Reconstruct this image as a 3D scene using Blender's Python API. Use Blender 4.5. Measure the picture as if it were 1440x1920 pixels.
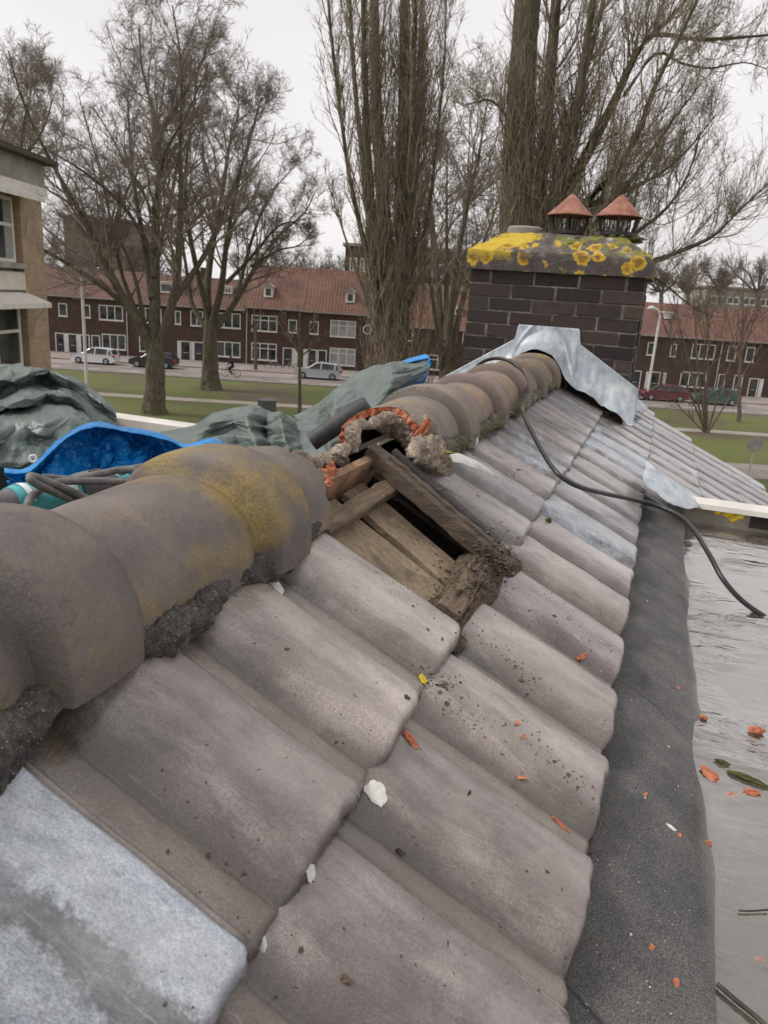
import bpy, bmesh, math, random
import numpy as np
from mathutils import Vector, Matrix
rng = np.random.default_rng(7); random.seed(7)
scene = bpy.context.scene
for o in list(bpy.data.objects): bpy.data.objects.remove(o)
COL = scene.collection
R = math.radians
# ------------------------------------------------------------ camera, sky, light, exposure
FPX, CX, CY = 1400.0, 720.0, 960.0
ROLL, PITCH, YAW = R(3.74), math.atan(407/1400), R(19.2)
FW = np.array([-math.sin(YAW)*math.cos(PITCH), math.cos(YAW)*math.cos(PITCH), -math.sin(PITCH)])
R0 = np.array([math.cos(YAW), math.sin(YAW), 0.0]); U0 = np.cross(R0, FW)
cr, sr = math.cos(ROLL), math.sin(ROLL)
cam = bpy.data.cameras.new('camera'); camo = bpy.data.objects.new('camera', cam); COL.objects.link(camo)
cam.sensor_fit = 'AUTO'; cam.sensor_width = 36; cam.lens = FPX/1920*36
cam.clip_start = 0.02; cam.clip_end = 4000
_r, _u, _b = R0*cr+U0*sr, -R0*sr+U0*cr, -FW
camo.matrix_world = Matrix(((_r[0], _u[0], _b[0], 0), (_r[1], _u[1], _b[1], 0), (_r[2], _u[2], _b[2], 0), (0, 0, 0, 1)))
cam.dof.use_dof = True; cam.dof.focus_distance = 1.35; cam.dof.aperture_fstop = 14
scene.camera = camo
SUN_EL, SUN_AZ = R(48), R(250)
world = bpy.data.worlds.new('World'); scene.world = world; world.use_nodes = True
nt = world.node_tree; nt.nodes.clear()
out = nt.nodes.new('ShaderNodeOutputWorld'); bg = nt.nodes.new('ShaderNodeBackground')
sky = nt.nodes.new('ShaderNodeTexSky'); sky.sky_type = 'NISHITA'; sky.sun_disc = False
sky.sun_elevation = SUN_EL; sky.sun_rotation = SUN_AZ; sky.dust_density = 4; sky.air_density = 1.0
tc = nt.nodes.new('ShaderNodeTexCoord'); mp = nt.nodes.new('ShaderNodeMapping'); mp.inputs['Scale'].default_value = (1, 1, 2.5)
cn = nt.nodes.new('ShaderNodeTexNoise'); cn.inputs['Scale'].default_value = 2.2; cn.inputs['Detail'].default_value = 5; cn.inputs['Roughness'].default_value = .45
cr_ = nt.nodes.new('ShaderNodeValToRGB')
cr_.color_ramp.elements[0].position = .3; cr_.color_ramp.elements[0].color = (6.0, 5.80, 5.79, 1)
cr_.color_ramp.elements[1].position = .75; cr_.color_ramp.elements[1].color = (7.5, 7.27, 7.27, 1)
mx = nt.nodes.new('ShaderNodeMix'); mx.data_type = 'RGBA'; mx.inputs['Factor'].default_value = .95
nt.links.new(tc.outputs['Generated'], mp.inputs[0]); nt.links.new(mp.outputs[0], cn.inputs['Vector']); nt.links.new(cn.outputs['Fac'], cr_.inputs[0])
nt.links.new(sky.outputs[0], mx.inputs['A']); nt.links.new(cr_.outputs[0], mx.inputs['B'])
nt.links.new(mx.outputs['Result'], bg.inputs[0]); bg.inputs[1].default_value = .1
nt.links.new(bg.outputs[0], out.inputs[0])
sl = bpy.data.lights.new('sun', 'SUN'); sl.energy = 1.5; sl.angle = R(18); sl.color = (1, .96, .91)
so = bpy.data.objects.new('sun', sl); COL.objects.link(so)
_sd = Vector((math.sin(SUN_AZ)*math.cos(SUN_EL), math.cos(SUN_AZ)*math.cos(SUN_EL), math.sin(SUN_EL)))
so.rotation_euler = _sd.to_track_quat('Z', 'Y').to_euler()
vs = scene.view_settings
vs.view_transform = 'Standard'; vs.look = 'None'; vs.exposure = 0.5; vs.gamma = 1.0; vs.use_curve_mapping = False

# ------------------------------------------------------------ geometry helpers
def ray(x, y):
    u, v = x-CX, y-CY
    xp = u*cr+v*sr; yp = -u*sr+v*cr
    d = FW*FPX+R0*xp-U0*yp
    return d/np.linalg.norm(d)
FH = np.array([-math.sin(YAW), math.cos(YAW), 0.0])
def PB(x, y, b): d = ray(x, y); return d*(b/d.dot(FH))        # a point at forward distance b
def PZ(x, y, z): d = ray(x, y); return d*(z/d[2])
def PX(x, y, X): d = ray(x, y); return d*(X/d[0])
def PY(x, y, Y): d = ray(x, y); return d*(Y/d[1])
def PD(x, y, h): d = ray(x, y); return d*(h/math.hypot(d[0], d[1]))
def W(a, b, z): return np.array([a*math.cos(YAW)-b*math.sin(YAW), a*math.sin(YAW)+b*math.cos(YAW), z])
def AB(P): return P[0]*math.cos(YAW)+P[1]*math.sin(YAW), -P[0]*math.sin(YAW)+P[1]*math.cos(YAW)
SL = R(29); SX, SZ = math.cos(SL), -math.sin(SL)
P1 = np.array([-.2075, -.466])                                 # upper row's lower edge (x, z)
def RP(Y, t, n=0):                                             # roof plane: t metres upslope of P1, n above it
    return np.array([P1[0]-t*SX-n*SZ, Y, P1[1]-t*SZ+n*SX])
GZ = -8.0

def hash3(ix, iy, iz, seed):
    h = (ix*374761393+iy*668265263+iz*2147483647+seed*974634777) & 0xffffffff
    h = ((h ^ (h >> 13))*1274126177) & 0xffffffff
    h = (h ^ (h >> 16)) & 0xffffffff
    return h/4294967295.0
def vnoise(p, seed=0):
    p = np.asarray(p, float); f0 = np.floor(p).astype(np.int64); f = p-f0; f = f*f*(3-2*f)
    r = 0
    for dx in (0, 1):
        for dy in (0, 1):
            for dz in (0, 1):
                w = (f[..., 0] if dx else 1-f[..., 0])*(f[..., 1] if dy else 1-f[..., 1])*(f[..., 2] if dz else 1-f[..., 2])
                r = r+w*hash3(f0[..., 0]+dx, f0[..., 1]+dy, f0[..., 2]+dz, seed)
    return r*2-1
def fbm(p, oct=4, seed=0, gain=.5):
    p = np.asarray(p, float); a = 1; r = 0
    for k in range(oct): r = r+a*vnoise(p*2**k, seed+k); a *= gain
    return r

def link(o, parent=None):
    COL.objects.link(o)
    if parent is not None: o.parent = parent
    return o
def mesh_obj(name, V, F, m=None, parent=None, smooth=None, loc=None):
    me = bpy.data.meshes.new(name)
    V = np.asarray(V, float)
    me.from_pydata(V.tolist(), [], [list(map(int, f)) for f in F] if not isinstance(F, np.ndarray) else F.tolist())
    if smooth is not None:
        me.polygons.foreach_set('use_smooth', np.ones(len(me.polygons), bool))
        if smooth < 180: me.set_sharp_from_angle(angle=R(smooth))
    if m: me.materials.append(m)
    me.update()
    o = link(bpy.data.objects.new(name, me), parent)
    if loc is not None: o.location = loc
    return o
def fast_mesh(name, V, Q, m, parent=None, smooth=True):        # large quad meshes
    me = bpy.data.meshes.new(name); V = np.asarray(V, np.float32); Q = np.asarray(Q, np.int32)
    k = Q.shape[1]
    me.vertices.add(len(V)); me.vertices.foreach_set('co', V.ravel())
    me.loops.add(Q.size); me.loops.foreach_set('vertex_index', Q.ravel())
    me.polygons.add(len(Q)); me.polygons.foreach_set('loop_start', np.arange(0, Q.size, k, dtype=np.int32))
    me.polygons.foreach_set('loop_total', np.full(len(Q), k, np.int32))
    if smooth: me.polygons.foreach_set('use_smooth', np.ones(len(Q), bool))
    me.update(calc_edges=True)
    if m: me.materials.append(m)
    return link(bpy.data.objects.new(name, me), parent)
def tag(o, label=None, cat=None, group=None, kind=None):
    if label: o['label'] = label
    if cat: o['category'] = cat
    if group: o['group'] = group
    if kind: o['kind'] = kind
    return o
def thing(name, label, cat, loc=(0, 0, 0), rz=0, group=None, rot=None):
    o = link(bpy.data.objects.new(name, None)); o.empty_display_size = .2
    o.location = loc; o.rotation_euler = rot or (0, 0, rz)
    return tag(o, label, cat, group)
def copy_tree(o, parent=None):
    c = o.copy(); COL.objects.link(c)
    if parent is not None: c.parent = parent
    for ch in o.children: copy_tree(ch, c)
    return c

class MB:
    def __init__(s): s.v = []; s.f = []
    def add(s, V, F):
        k = len(s.v); s.v += [tuple(map(float, p)) for p in V]; s.f += [tuple(int(i)+k for i in f) for f in F]; return s
    def box(s, x0, x1, y0, y1, z0, z1):
        return s.add([(x0, y0, z0), (x1, y0, z0), (x1, y1, z0), (x0, y1, z0), (x0, y0, z1), (x1, y0, z1), (x1, y1, z1), (x0, y1, z1)],
                     [(0, 3, 2, 1), (4, 5, 6, 7), (0, 1, 5, 4), (1, 2, 6, 5), (2, 3, 7, 6), (3, 0, 4, 7)])
    def hexa(s, P): return s.add(P, [(0, 3, 2, 1), (4, 5, 6, 7), (0, 1, 5, 4), (1, 2, 6, 5), (2, 3, 7, 6), (3, 0, 4, 7)])
    def prism(s, poly, y0, y1):                                 # poly in (x,z), extruded along y
        n = len(poly); V = [(x, y0, z) for x, z in poly]+[(x, y1, z) for x, z in poly]
        return s.add(V, [tuple(range(n)), tuple(range(2*n-1, n-1, -1))]+[(i, i+n, (i+1) % n+n, (i+1) % n) for i in range(n)])
    def lathe(s, prof, seg=20, c=(0, 0, 0), a0=0, a1=2*math.pi):
        n = len(prof); full = abs(a1-a0-2*math.pi) < 1e-6; m = seg if full else seg+1; V = []
        for i in range(m):
            a = a0+(a1-a0)*i/seg
            V += [(c[0]+r*math.cos(a), c[1]+r*math.sin(a), c[2]+z) for r, z in prof]
        F = []
        for i in range(seg):
            j = (i+1) % m
            F += [(i*n+k, j*n+k, j*n+k+1, i*n+k+1) for k in range(n-1)]
        return s.add(V, F)
    def tube(s, pts, r, seg=8, caps=True):
        pts = np.asarray(pts, float); n = len(pts); rr = np.full(n, r, float) if np.isscalar(r) else np.asarray(r, float)
        T = np.gradient(pts, axis=0); T /= np.linalg.norm(T, axis=1)[:, None]+1e-12
        ref = np.array([0, 0, 1.]) if abs(T[0][2]) < .9 else np.array([1., 0, 0])
        nrm = np.cross(T[0], ref); nrm /= np.linalg.norm(nrm); V = []
        for i in range(n):
            nrm = nrm-T[i]*nrm.dot(T[i]); nrm /= np.linalg.norm(nrm)+1e-12; b = np.cross(T[i], nrm)
            for k in range(seg):
                a = 2*math.pi*k/seg; V.append(pts[i]+rr[i]*(math.cos(a)*nrm+math.sin(a)*b))
        F = [(i*seg+k, i*seg+(k+1) % seg, (i+1)*seg+(k+1) % seg, (i+1)*seg+k) for i in range(n-1) for k in range(seg)]
        if caps: F += [tuple(range(seg-1, -1, -1)), tuple((n-1)*seg+k for k in range(seg))]
        return s.add(V, F)
    def grid(s, G, flip=False):                                 # G: (n,m,3)
        n, m = G.shape[:2]; F = []
        for i in range(n-1):
            for j in range(m-1):
                q = (i*m+j, i*m+j+1, (i+1)*m+j+1, (i+1)*m+j); F.append(q[::-1] if flip else q)
        return s.add(G.reshape(-1, 3), F)
    def build(s, name, m, parent=None, smooth=None, loc=None, bevel=0, solid=0):
        o = mesh_obj(name, s.v, s.f, m, parent, smooth, loc)
        if solid: md = o.modifiers.new('solid', 'SOLIDIFY'); md.thickness = solid; md.offset = 0
        if bevel:
            md = o.modifiers.new('bevel', 'BEVEL'); md.width = bevel; md.segments = 2; md.limit_method = 'ANGLE'
        return o
def rock(name, m, c, size, amp=.3, sub=3, freq=1.6, seed=0, parent=None, rot=(0, 0, 0), fine=0, flat=False):
    bm = bmesh.new(); bmesh.ops.create_icosphere(bm, subdivisions=sub, radius=1)
    V = np.array([v.co[:] for v in bm.verts]); F = [[v.index for v in f.verts] for f in bm.faces]; bm.free()
    d = 1+amp*fbm(V*freq+seed*3.7, 4, seed)+fine*fbm(V*freq*9+seed, 2, seed+9)
    V = V*d[:, None]*np.array(size)
    Rm = np.array(Matrix.Rotation(rot[2], 3, 'Z') @ Matrix.Rotation(rot[1], 3, 'Y') @ Matrix.Rotation(rot[0], 3, 'X'))
    V = V @ Rm.T
    return mesh_obj(name, V, F, m, parent, None if flat else 50, c)
def catmull(P, n):                                             # smooth polyline through points (k, d)
    P = np.asarray(P, float); k = len(P)
    if k == 2: t = np.linspace(0, 1, n)[:, None]; return P[0]*(1-t)+P[1]*t
    Q = np.vstack([2*P[0]-P[1], P, 2*P[-1]-P[-2]]); u = np.linspace(0, k-1-1e-9, n); i = u.astype(int); f = (u-i)[:, None]
    a, b, c, d = Q[i], Q[i+1], Q[i+2], Q[i+3]
    return .5*((2*b)+(c-a)*f+(2*a-5*b+4*c-d)*f**2+(3*b-a-3*c+d)*f**3)

# ------------------------------------------------------------ material helpers
class NT:
    def __init__(s, name, rough=.7, coord='Object', rnd=False, spec=.5):
        s.m = bpy.data.materials.new(name); s.m.use_nodes = True; s.t = s.m.node_tree
        s.b = s.t.nodes['Principled BSDF']; s.b.inputs['Roughness'].default_value = rough; s.b.inputs['Specular IOR Level'].default_value = spec
        t = s.t.nodes.new('ShaderNodeTexCoord'); s.co = t.outputs[coord]; s._oi = None
        if rnd:
            v = s.t.nodes.new('ShaderNodeVectorMath'); v.operation = 'MULTIPLY_ADD'
            s.L(s.oi().outputs['Random'], v.inputs[0]); v.inputs[1].default_value = (37, 53, 71); s.L(s.co, v.inputs[2]); s.rc = v.outputs[0]
        else: s.rc = s.co
    def oi(s):
        if s._oi is None: s._oi = s.t.nodes.new('ShaderNodeObjectInfo')
        return s._oi
    def L(s, a, b): s.t.links.new(a, b)
    def put(s, x, sock):
        if hasattr(x, 'is_output') or hasattr(x, 'links'): s.L(x, sock)
        elif isinstance(x, (tuple, list)) and len(x) == 3 and sock.type == 'RGBA': sock.default_value = (*x, 1)
        else: sock.default_value = x
    def map(s, sc=(1, 1, 1), vec=None, rot=(0, 0, 0), loc=(0, 0, 0)):
        n = s.t.nodes.new('ShaderNodeMapping'); n.inputs['Scale'].default_value = sc; n.inputs['Rotation'].default_value = rot; n.inputs['Location'].default_value = loc
        s.L(vec or s.rc, n.inputs[0]); return n.outputs[0]
    def noise(s, scale, detail=4, rough=.6, vec=None, dist=0):
        n = s.t.nodes.new('ShaderNodeTexNoise'); n.inputs['Scale'].default_value = scale; n.inputs['Detail'].default_value = detail
        n.inputs['Roughness'].default_value = rough; n.inputs['Distortion'].default_value = dist; s.L(vec or s.rc, n.inputs['Vector']); return n.outputs['Fac']
    def vor(s, scale, vec=None, feat='F1', out='Distance'):
        n = s.t.nodes.new('ShaderNodeTexVoronoi'); n.feature = feat; n.inputs['Scale'].default_value = scale; s.L(vec or s.rc, n.inputs['Vector']); return n.outputs[out]
    def ramp(s, fac, stops, interp='LINEAR'):
        n = s.t.nodes.new('ShaderNodeValToRGB'); e = n.color_ramp; e.interpolation = interp
        while len(e.elements) < len(stops): e.elements.new(.5)
        for el, (p, c) in zip(e.elements, stops):
            el.position = p; el.color = (c, c, c, 1) if np.isscalar(c) else (*c, 1)
        s.L(fac, n.inputs[0]); return n.outputs[0]
    def mix(s, fac, a, b, mode='MIX'):
        n = s.t.nodes.new('ShaderNodeMix'); n.data_type = 'RGBA'; n.blend_type = mode
        s.put(fac, n.inputs['Factor']); s.put(a, n.inputs['A']); s.put(b, n.inputs['B']); return n.outputs['Result']
    def math(s, op, a, b=0.0, c=None):
        n = s.t.nodes.new('ShaderNodeMath'); n.operation = op; s.put(a, n.inputs[0]); s.put(b, n.inputs[1])
        if c is not None: s.put(c, n.inputs[2])
        return n.outputs[0]
    def sep(s, vec=None):
        n = s.t.nodes.new('ShaderNodeSeparateXYZ'); s.L(vec or s.co, n.inputs[0]); return n.outputs
    def col(s, x): s.put(x, s.b.inputs['Base Color']); return s
    def rgh(s, x): s.put(x, s.b.inputs['Roughness']); return s
    def bump(s, h, strength=.3, dist=.01, prev=None):
        n = s.t.nodes.new('ShaderNodeBump'); n.inputs['Strength'].default_value = strength; n.inputs['Distance'].default_value = dist
        s.L(h, n.inputs['Height'])
        if prev is not None: s.L(prev, n.inputs['Normal'])
        s.L(n.outputs[0], s.b.inputs['Normal']); return n.outputs[0]
def simple(name, c1, c2, scale=5, rough=.7, bump=.2, bd=.01, fine=None, metal=0, spec=.5, lo=.35, hi=.65):
    q = NT(name, rough, spec=spec); n = q.noise(scale, 5, .6); c = q.ramp(n, [(lo, c1), (hi, c2)])
    if fine: g = q.noise(fine, 2, .7); c = q.mix(.5, c, q.ramp(g, [(.3, .25), (.7, .75)]), 'OVERLAY')
    q.col(c); q.b.inputs['Metallic'].default_value = metal
    if bump: q.bump(q.noise(fine or scale*4, 4, .6), bump, bd)
    return q.m

def tile_mat():
    q = NT('glazed_clay_tile', .5, rnd=True, spec=.62)
    x, y, z = q.sep()
    base = q.mix(1.0, q.oi().outputs['Color'], (1.05, 1.0, .95), 'MULTIPLY'); gl = q.oi().outputs['Alpha']
    n1 = q.noise(7, 6, .62); streak = q.noise(7, 6, .68, q.map((1.0, 2.6, 2)))
    c = q.mix(q.ramp(n1, [(.35, 0), (.66, 1)]), q.mix(1.0, base, (.60, .57, .56), 'MULTIPLY'), q.mix(1.0, base, (1.3, 1.28, 1.28), 'MULTIPLY'))
    c = q.mix(q.ramp(streak, [(.50, 0), (.72, .45)]), c, (.43, .39, .36))                    # worn pale streaks
    tr = q.math('ADD', y, q.math('MULTIPLY', q.math('SUBTRACT', n1, .5), .06))
    dust = q.ramp(q.math('MULTIPLY', tr, 1/.206), [(.0, .0), (.05, .25), (.10, .8), (.27, .8), (.36, 0)])
    c = q.mix(dust, c, q.mix(n1, (.10, .078, .057), (.215, .172, .13)))                      # brown silt lying in the pan
    # whitish glaze bloom on some tiles
    bl = q.ramp(q.math('ADD', q.noise(9, 6, .7), q.math('MULTIPLY', gl, .42)), [(.70, 0), (.82, 1)])
    blc = q.mix(q.ramp(q.noise(70, 6, .8, q.map((.5, 1, 1))), [(.35, 0), (.65, 1)]), (.23, .265, .31), (.46, .50, .55))
    c = q.mix(q.math('MULTIPLY', bl, q.ramp(gl, [(.1, 0), (.3, 1)])), c, blc)
    st = q.math('ABSOLUTE', q.math('SUBTRACT', q.math('ADD', y, q.math('MULTIPLY', q.math('SUBTRACT', q.noise(30, 6, .75), .5), .07)), .122))
    st = q.math('MULTIPLY', q.math('MULTIPLY', q.ramp(st, [(.013, 1), (.018, 0)]), q.ramp(q.math('ADD', q.math('ADD', x, .3), q.math('MULTIPLY', n1, .08)), [(.14, 0), (.19, 1)])), q.ramp(gl, [(.93, 0), (.97, .92)]))
    c = q.mix(st, c, q.mix(q.ramp(q.noise(60, 5, .75, q.map((.4, 1, 1))), [(.4, 0), (.7, 1)]), (.05, .052, .055), (.20, .205, .21)))
    damp = q.ramp(q.noise(5.5, 6, .6, q.map((.55, 1.5, 1)), 1.4), [(.50, 0), (.53, .55), (.75, .7)])
    c = q.mix(damp, c, q.mix(1.0, c, (.60, .575, .565), 'MULTIPLY'))                        # damp run-off stains
    scr = q.ramp(q.noise(40, 4, .7, q.map((.35, 6, 3))), [(.62, 0), (.74, .4)]); c = q.mix(scr, c, (.44, .41, .39))
    blot = q.ramp(q.noise(24, 5, .7), [(.60, 0), (.70, .45)])
    c = q.mix(blot, c, (.09, .078, .07))
    spot = q.ramp(q.vor(45), [(.05, .8), (.11, 0)]); keep = q.ramp(q.noise(5, 2, .5), [(.60, 0), (.66, 1)])
    c = q.mix(q.math('MULTIPLY', spot, keep), c, (.07, .06, .05))
    g = q.ramp(q.noise(750, 2, .8, q.map((.5, 1, 1))), [(.34, 0), (.66, 1)])
    c = q.mix(.4, c, q.ramp(g, [(.25, .2), (.75, .8)]), 'OVERLAY')
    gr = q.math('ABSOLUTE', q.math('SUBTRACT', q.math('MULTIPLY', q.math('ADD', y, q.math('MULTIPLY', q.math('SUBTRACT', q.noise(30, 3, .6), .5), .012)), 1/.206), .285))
    c = q.mix(q.ramp(gr, [(.0, .8), (.04, .5), (.13, 0)]), c, q.mix(1.0, c, (.42, .40, .41), 'MULTIPLY'))                      # dirt in the groove, widened to paint shade onto the hump's flank
    lipw = q.math('ABSOLUTE', q.math('SUBTRACT', q.math('MULTIPLY', y, 1/.206), .03)); c = q.mix(q.math('MULTIPLY', q.ramp(lipw, [(.0, .6), (.03, 0)]), n1), c, (.36, .30, .26))
    wear = q.math('MULTIPLY', q.ramp(q.math('MULTIPLY', y, 1/.206), [(.44, 0), (.70, .62), (.88, .62), (.98, .1)]), q.ramp(q.noise(7, 6, .68, q.map((.6, 1.3, 1))), [(.40, 0), (.66, 1)]))
    c = q.mix(wear, c, q.mix(.35, q.mix(1.0, base, (2.1, 2.05, 2.05), 'MULTIPLY'), (.46, .43, .42)))
    g2 = q.noise(260, 3, .7); c = q.mix(.2, c, q.ramp(g2, [(.3, .25), (.7, .75)]), 'OVERLAY')
    q.col(c); q.rgh(q.ramp(q.noise(18, 4, .6), [(.3, .20), (.7, .46)]))
    p = q.bump(q.noise(34, 6, .7), .35, .007); q.bump(g, .16, .0010, p)
    q.b.inputs['Coat Weight'].default_value = .7; q.b.inputs['Coat Roughness'].default_value = .24
    return q.m
def ridge_mat():
    q = NT('ridge_tile_clay', .62, rnd=True)
    base = q.mix(1.0, q.oi().outputs['Color'], (1.10, 1.0, .92), 'MULTIPLY'); am = q.oi().outputs['Alpha']
    x, y, z = q.sep()
    n1 = q.noise(8, 6, .62)
    c = q.mix(q.ramp(n1, [(.35, 0), (.68, 1)]), q.mix(1.0, base, (.72, .72, .74), 'MULTIPLY'), q.mix(1.0, base, (1.25, 1.22, 1.2), 'MULTIPLY'))
    at = q.t.nodes.new('ShaderNodeAttribute'); at.attribute_name = 'collar_dark'; c = q.mix(q.math('MULTIPLY', at.outputs['Fac'], q.math('MULTIPLY', n1, .95)), c, (.035, .03, .027))
    lm = q.ramp(q.math('ADD', q.noise(6.5, 5, .6), q.math('MULTIPLY', am, .26)), [(.64, 0), (.78, 1)])
    grit = q.ramp(q.noise(330, 3, .8), [(.40, 0), (.58, 1)])
    lcol = q.mix(q.noise(30, 4, .6), (.22, .145, .03), (.40, .28, .06))
    c = q.mix(q.math('MULTIPLY', lm, q.math('MULTIPLY_ADD', grit, .65, .25)), c, lcol)
    wl = q.math('MULTIPLY', q.ramp(q.noise(13, 4, .6), [(.68, 0), (.74, 1)]), q.ramp(q.noise(120, 3, .8), [(.45, 0), (.6, 1)]))
    c = q.mix(q.math('MULTIPLY', wl, .5), c, (.5, .48, .42))
    g = q.noise(600, 2, .8); c = q.mix(.28, c, q.ramp(g, [(.34, .12), (.66, .88)]), 'OVERLAY')
    c = q.mix(q.ramp(q.noise(22, 6, .75), [(.58, 0), (.70, .6)]), c, (.05, .045, .042))
    q.col(c); p = q.bump(q.noise(26, 7, .75), .55, .009); q.bump(g, .2, .0012, p)
    return q.m
def cap_mat():
    q = NT('lichen_concrete', .9)
    x, y, z = q.sep()
    n = q.noise(16, 6, .65)
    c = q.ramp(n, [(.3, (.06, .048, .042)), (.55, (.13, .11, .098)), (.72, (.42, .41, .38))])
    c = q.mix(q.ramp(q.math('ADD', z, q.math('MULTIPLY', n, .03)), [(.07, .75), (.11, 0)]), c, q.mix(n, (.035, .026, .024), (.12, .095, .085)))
    ro = q.math('ADD', q.vor(11), q.math('MULTIPLY', q.math('SUBTRACT', q.noise(26, 5, .75), .5), .75)); keep = q.ramp(q.noise(5.5, 2, .5), [(.44, 0), (.50, 1)])
    keep = q.math('MAXIMUM', keep, q.math('MULTIPLY', q.ramp(q.noise(7, 2, .5), [(.40, 0), (.46, 1)]), q.ramp(z, [(.07, 1), (.09, 0)])))
    ros = q.math('MULTIPLY', q.ramp(ro, [(.30, .95), (.36, .95), (.42, 0)]), keep)
    ring = q.ramp(ro, [(.05, (.16, .10, .03)), (.20, (.30, .16, .02)), (.29, (.55, .33, .02)), (.36, (.62, .42, .06))])
    c = q.mix(ros, c, ring)
    yl = q.math('ADD', q.math('MULTIPLY', x, -1.15), q.math('MULTIPLY', q.math('SUBTRACT', q.noise(9, 5, .6), .5), 1.1))
    ym = q.math('MULTIPLY', q.ramp(yl, [(.18, 0), (.27, 1)]), q.ramp(q.math('ADD', z, q.math('MULTIPLY', n, .07)), [(.075, 0), (.125, 1)]))
    c = q.mix(ym, c, q.mix(q.noise(40, 4, .7), (.42, .27, .02), (.70, .52, .06)))
    mo = q.math('MULTIPLY', q.ramp(q.math('ADD', q.noise(11, 5, .6), q.math('MULTIPLY', x, .22)), [(.52, 0), (.60, 1)]), q.ramp(q.math('ADD', z, q.math('MULTIPLY', n, .05)), [(.105, 0), (.135, 1)]))
    mo = q.math('MULTIPLY', mo, q.math('SUBTRACT', 1.0, ym))
    c = q.mix(mo, c, q.mix(q.noise(70, 4, .7), (.075, .085, .012), (.30, .29, .06)))
    q.col(c); p = q.bump(q.noise(60, 5, .7), .7, .012); q.bump(q.math('ADD', mo, ym), .6, .012, p)
    return q.m
def lead_mat():
    q = NT('weathered_lead', .5, spec=.5); q.b.inputs['Metallic'].default_value = .15
    st = q.noise(6, 6, .62, q.map((5, 1.6, 1.2))); n = q.noise(14, 5, .6)
    c = q.ramp(st, [(.28, (.27, .32, .37)), (.48, (.40, .45, .49)), (.62, (.52, .55, .57)), (.76, (.66, .66, .63))])
    c = q.mix(q.ramp(n, [(.55, 0), (.68, .6)]), c, (.66, .66, .64))
    c = q.mix(q.ramp(q.noise(30, 5, .7), [(.66, 0), (.75, .8)]), c, (.16, .17, .18))
    q.col(c); q.bump(q.noise(25, 4, .6), .3, .008); return q.m
def mortar_mat(name, moss=0.0, dark=1.0, tint=(1, 1, 1)):
    q = NT(name, .95, rnd=True)
    n = q.noise(20, 6, .7); c = q.ramp(n, [(.3, tuple(dark*k for k in (.028, .026, .025))), (.55, tuple(dark*k for k in (.085, .078, .072))), (.75, tuple(dark*k for k in (.2, .185, .17)))])
    c = q.mix(1.0, c, tint, 'MULTIPLY'); gg = q.noise(330, 3, .85); c = q.mix(.6, c, q.ramp(gg, [(.36, .1), (.66, .9)]), 'OVERLAY'); sp = q.ramp(q.vor(260), [(.12, 1), (.22, 0)]); k2 = q.ramp(q.noise(90, 2, .5), [(.52, 0), (.56, 1)])
    c = q.mix(q.math('MULTIPLY', sp, k2), c, (.5, .48, .45))
    if moss:
        mo = q.ramp(q.noise(24, 6, .75), [(.60-moss*.15, 0), (.70-moss*.15, .9)])
        c = q.mix(mo, c, q.mix(q.noise(90, 3, .7), (.045, .05, .015), (.26, .24, .09)))
    q.col(c); p = q.bump(q.noise(70, 5, .75), .9, .01); q.bump(q.noise(420, 3, .8), .7, .003, p); return q.m
def wood_mat(name, dk, lt, ax=(1, 14, 14), rough=.8, dirt=.4):
    q = NT(name, rough, rnd=True)
    n = q.noise(9, 6, .65, q.map(ax)); f = q.noise(60, 4, .7, q.map(ax)); c = q.ramp(n, [(.3, dk), (.7, lt)])
    c = q.mix(.55, c, q.ramp(f, [(.3, .2), (.7, .8)]), 'OVERLAY')
    d = q.ramp(q.noise(14, 6, .7), [(.52, 0), (.68, dirt)]); c = q.mix(d, c, (.06, .042, .03)); c = q.mix(q.ramp(q.noise(30, 5, .7, q.map(ax)), [(.60, 0), (.66, .7)]), c, (.02, .015, .012))
    q.col(c); p = q.bump(f, .8, .006); q.bump(q.noise(200, 4, .7), .3, .002, p); return q.m
def tarp_mat(name, c1, c2, rough=.42):
    q = NT(name, rough, spec=.5)
    n = q.noise(4, 5, .6); c = q.ramp(n, [(.3, c1), (.7, c2)])
    c = q.mix(q.ramp(q.noise(30, 6, .75), [(.60, 0), (.78, .35)]), c, (.42, .47, .44))
    q.col(c); q.rgh(q.ramp(q.noise(9, 4, .6), [(.3, rough-.1), (.7, rough+.15)]))
    wv = q.t.nodes.new('ShaderNodeTexWave'); wv.inputs['Scale'].default_value = 55; q.L(q.co, wv.inputs[0])
    p = q.bump(q.noise(26, 5, .6, None, .6), .35, .012); q.bump(wv.outputs['Fac'], .06, .002, p); return q.m
def house_roof_mat(name, c1, c2, c3):
    q = NT(name, .85); x, y, z = q.sep()
    n = q.noise(.55, 5, .65); c = q.ramp(n, [(.3, c1), (.5, c2), (.72, c3)])
    c = q.mix(.7, c, q.ramp(q.noise(5, 3, .8), [(.25, .15), (.75, .85)]), 'OVERLAY')
    wv = q.math('SINE', q.math('MULTIPLY', x, 2*math.pi/.34)); rw = q.math('FRACT', q.math('MULTIPLY', z, 1/.27))
    h = q.math('ADD', q.math('MULTIPLY', wv, .4), rw)
    c = q.mix(.65, c, q.ramp(rw, [(.0, .12), (.25, .55), (1, .6)]), 'OVERLAY')
    q.col(c); q.bump(h, .8, .05); return q.m
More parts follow.
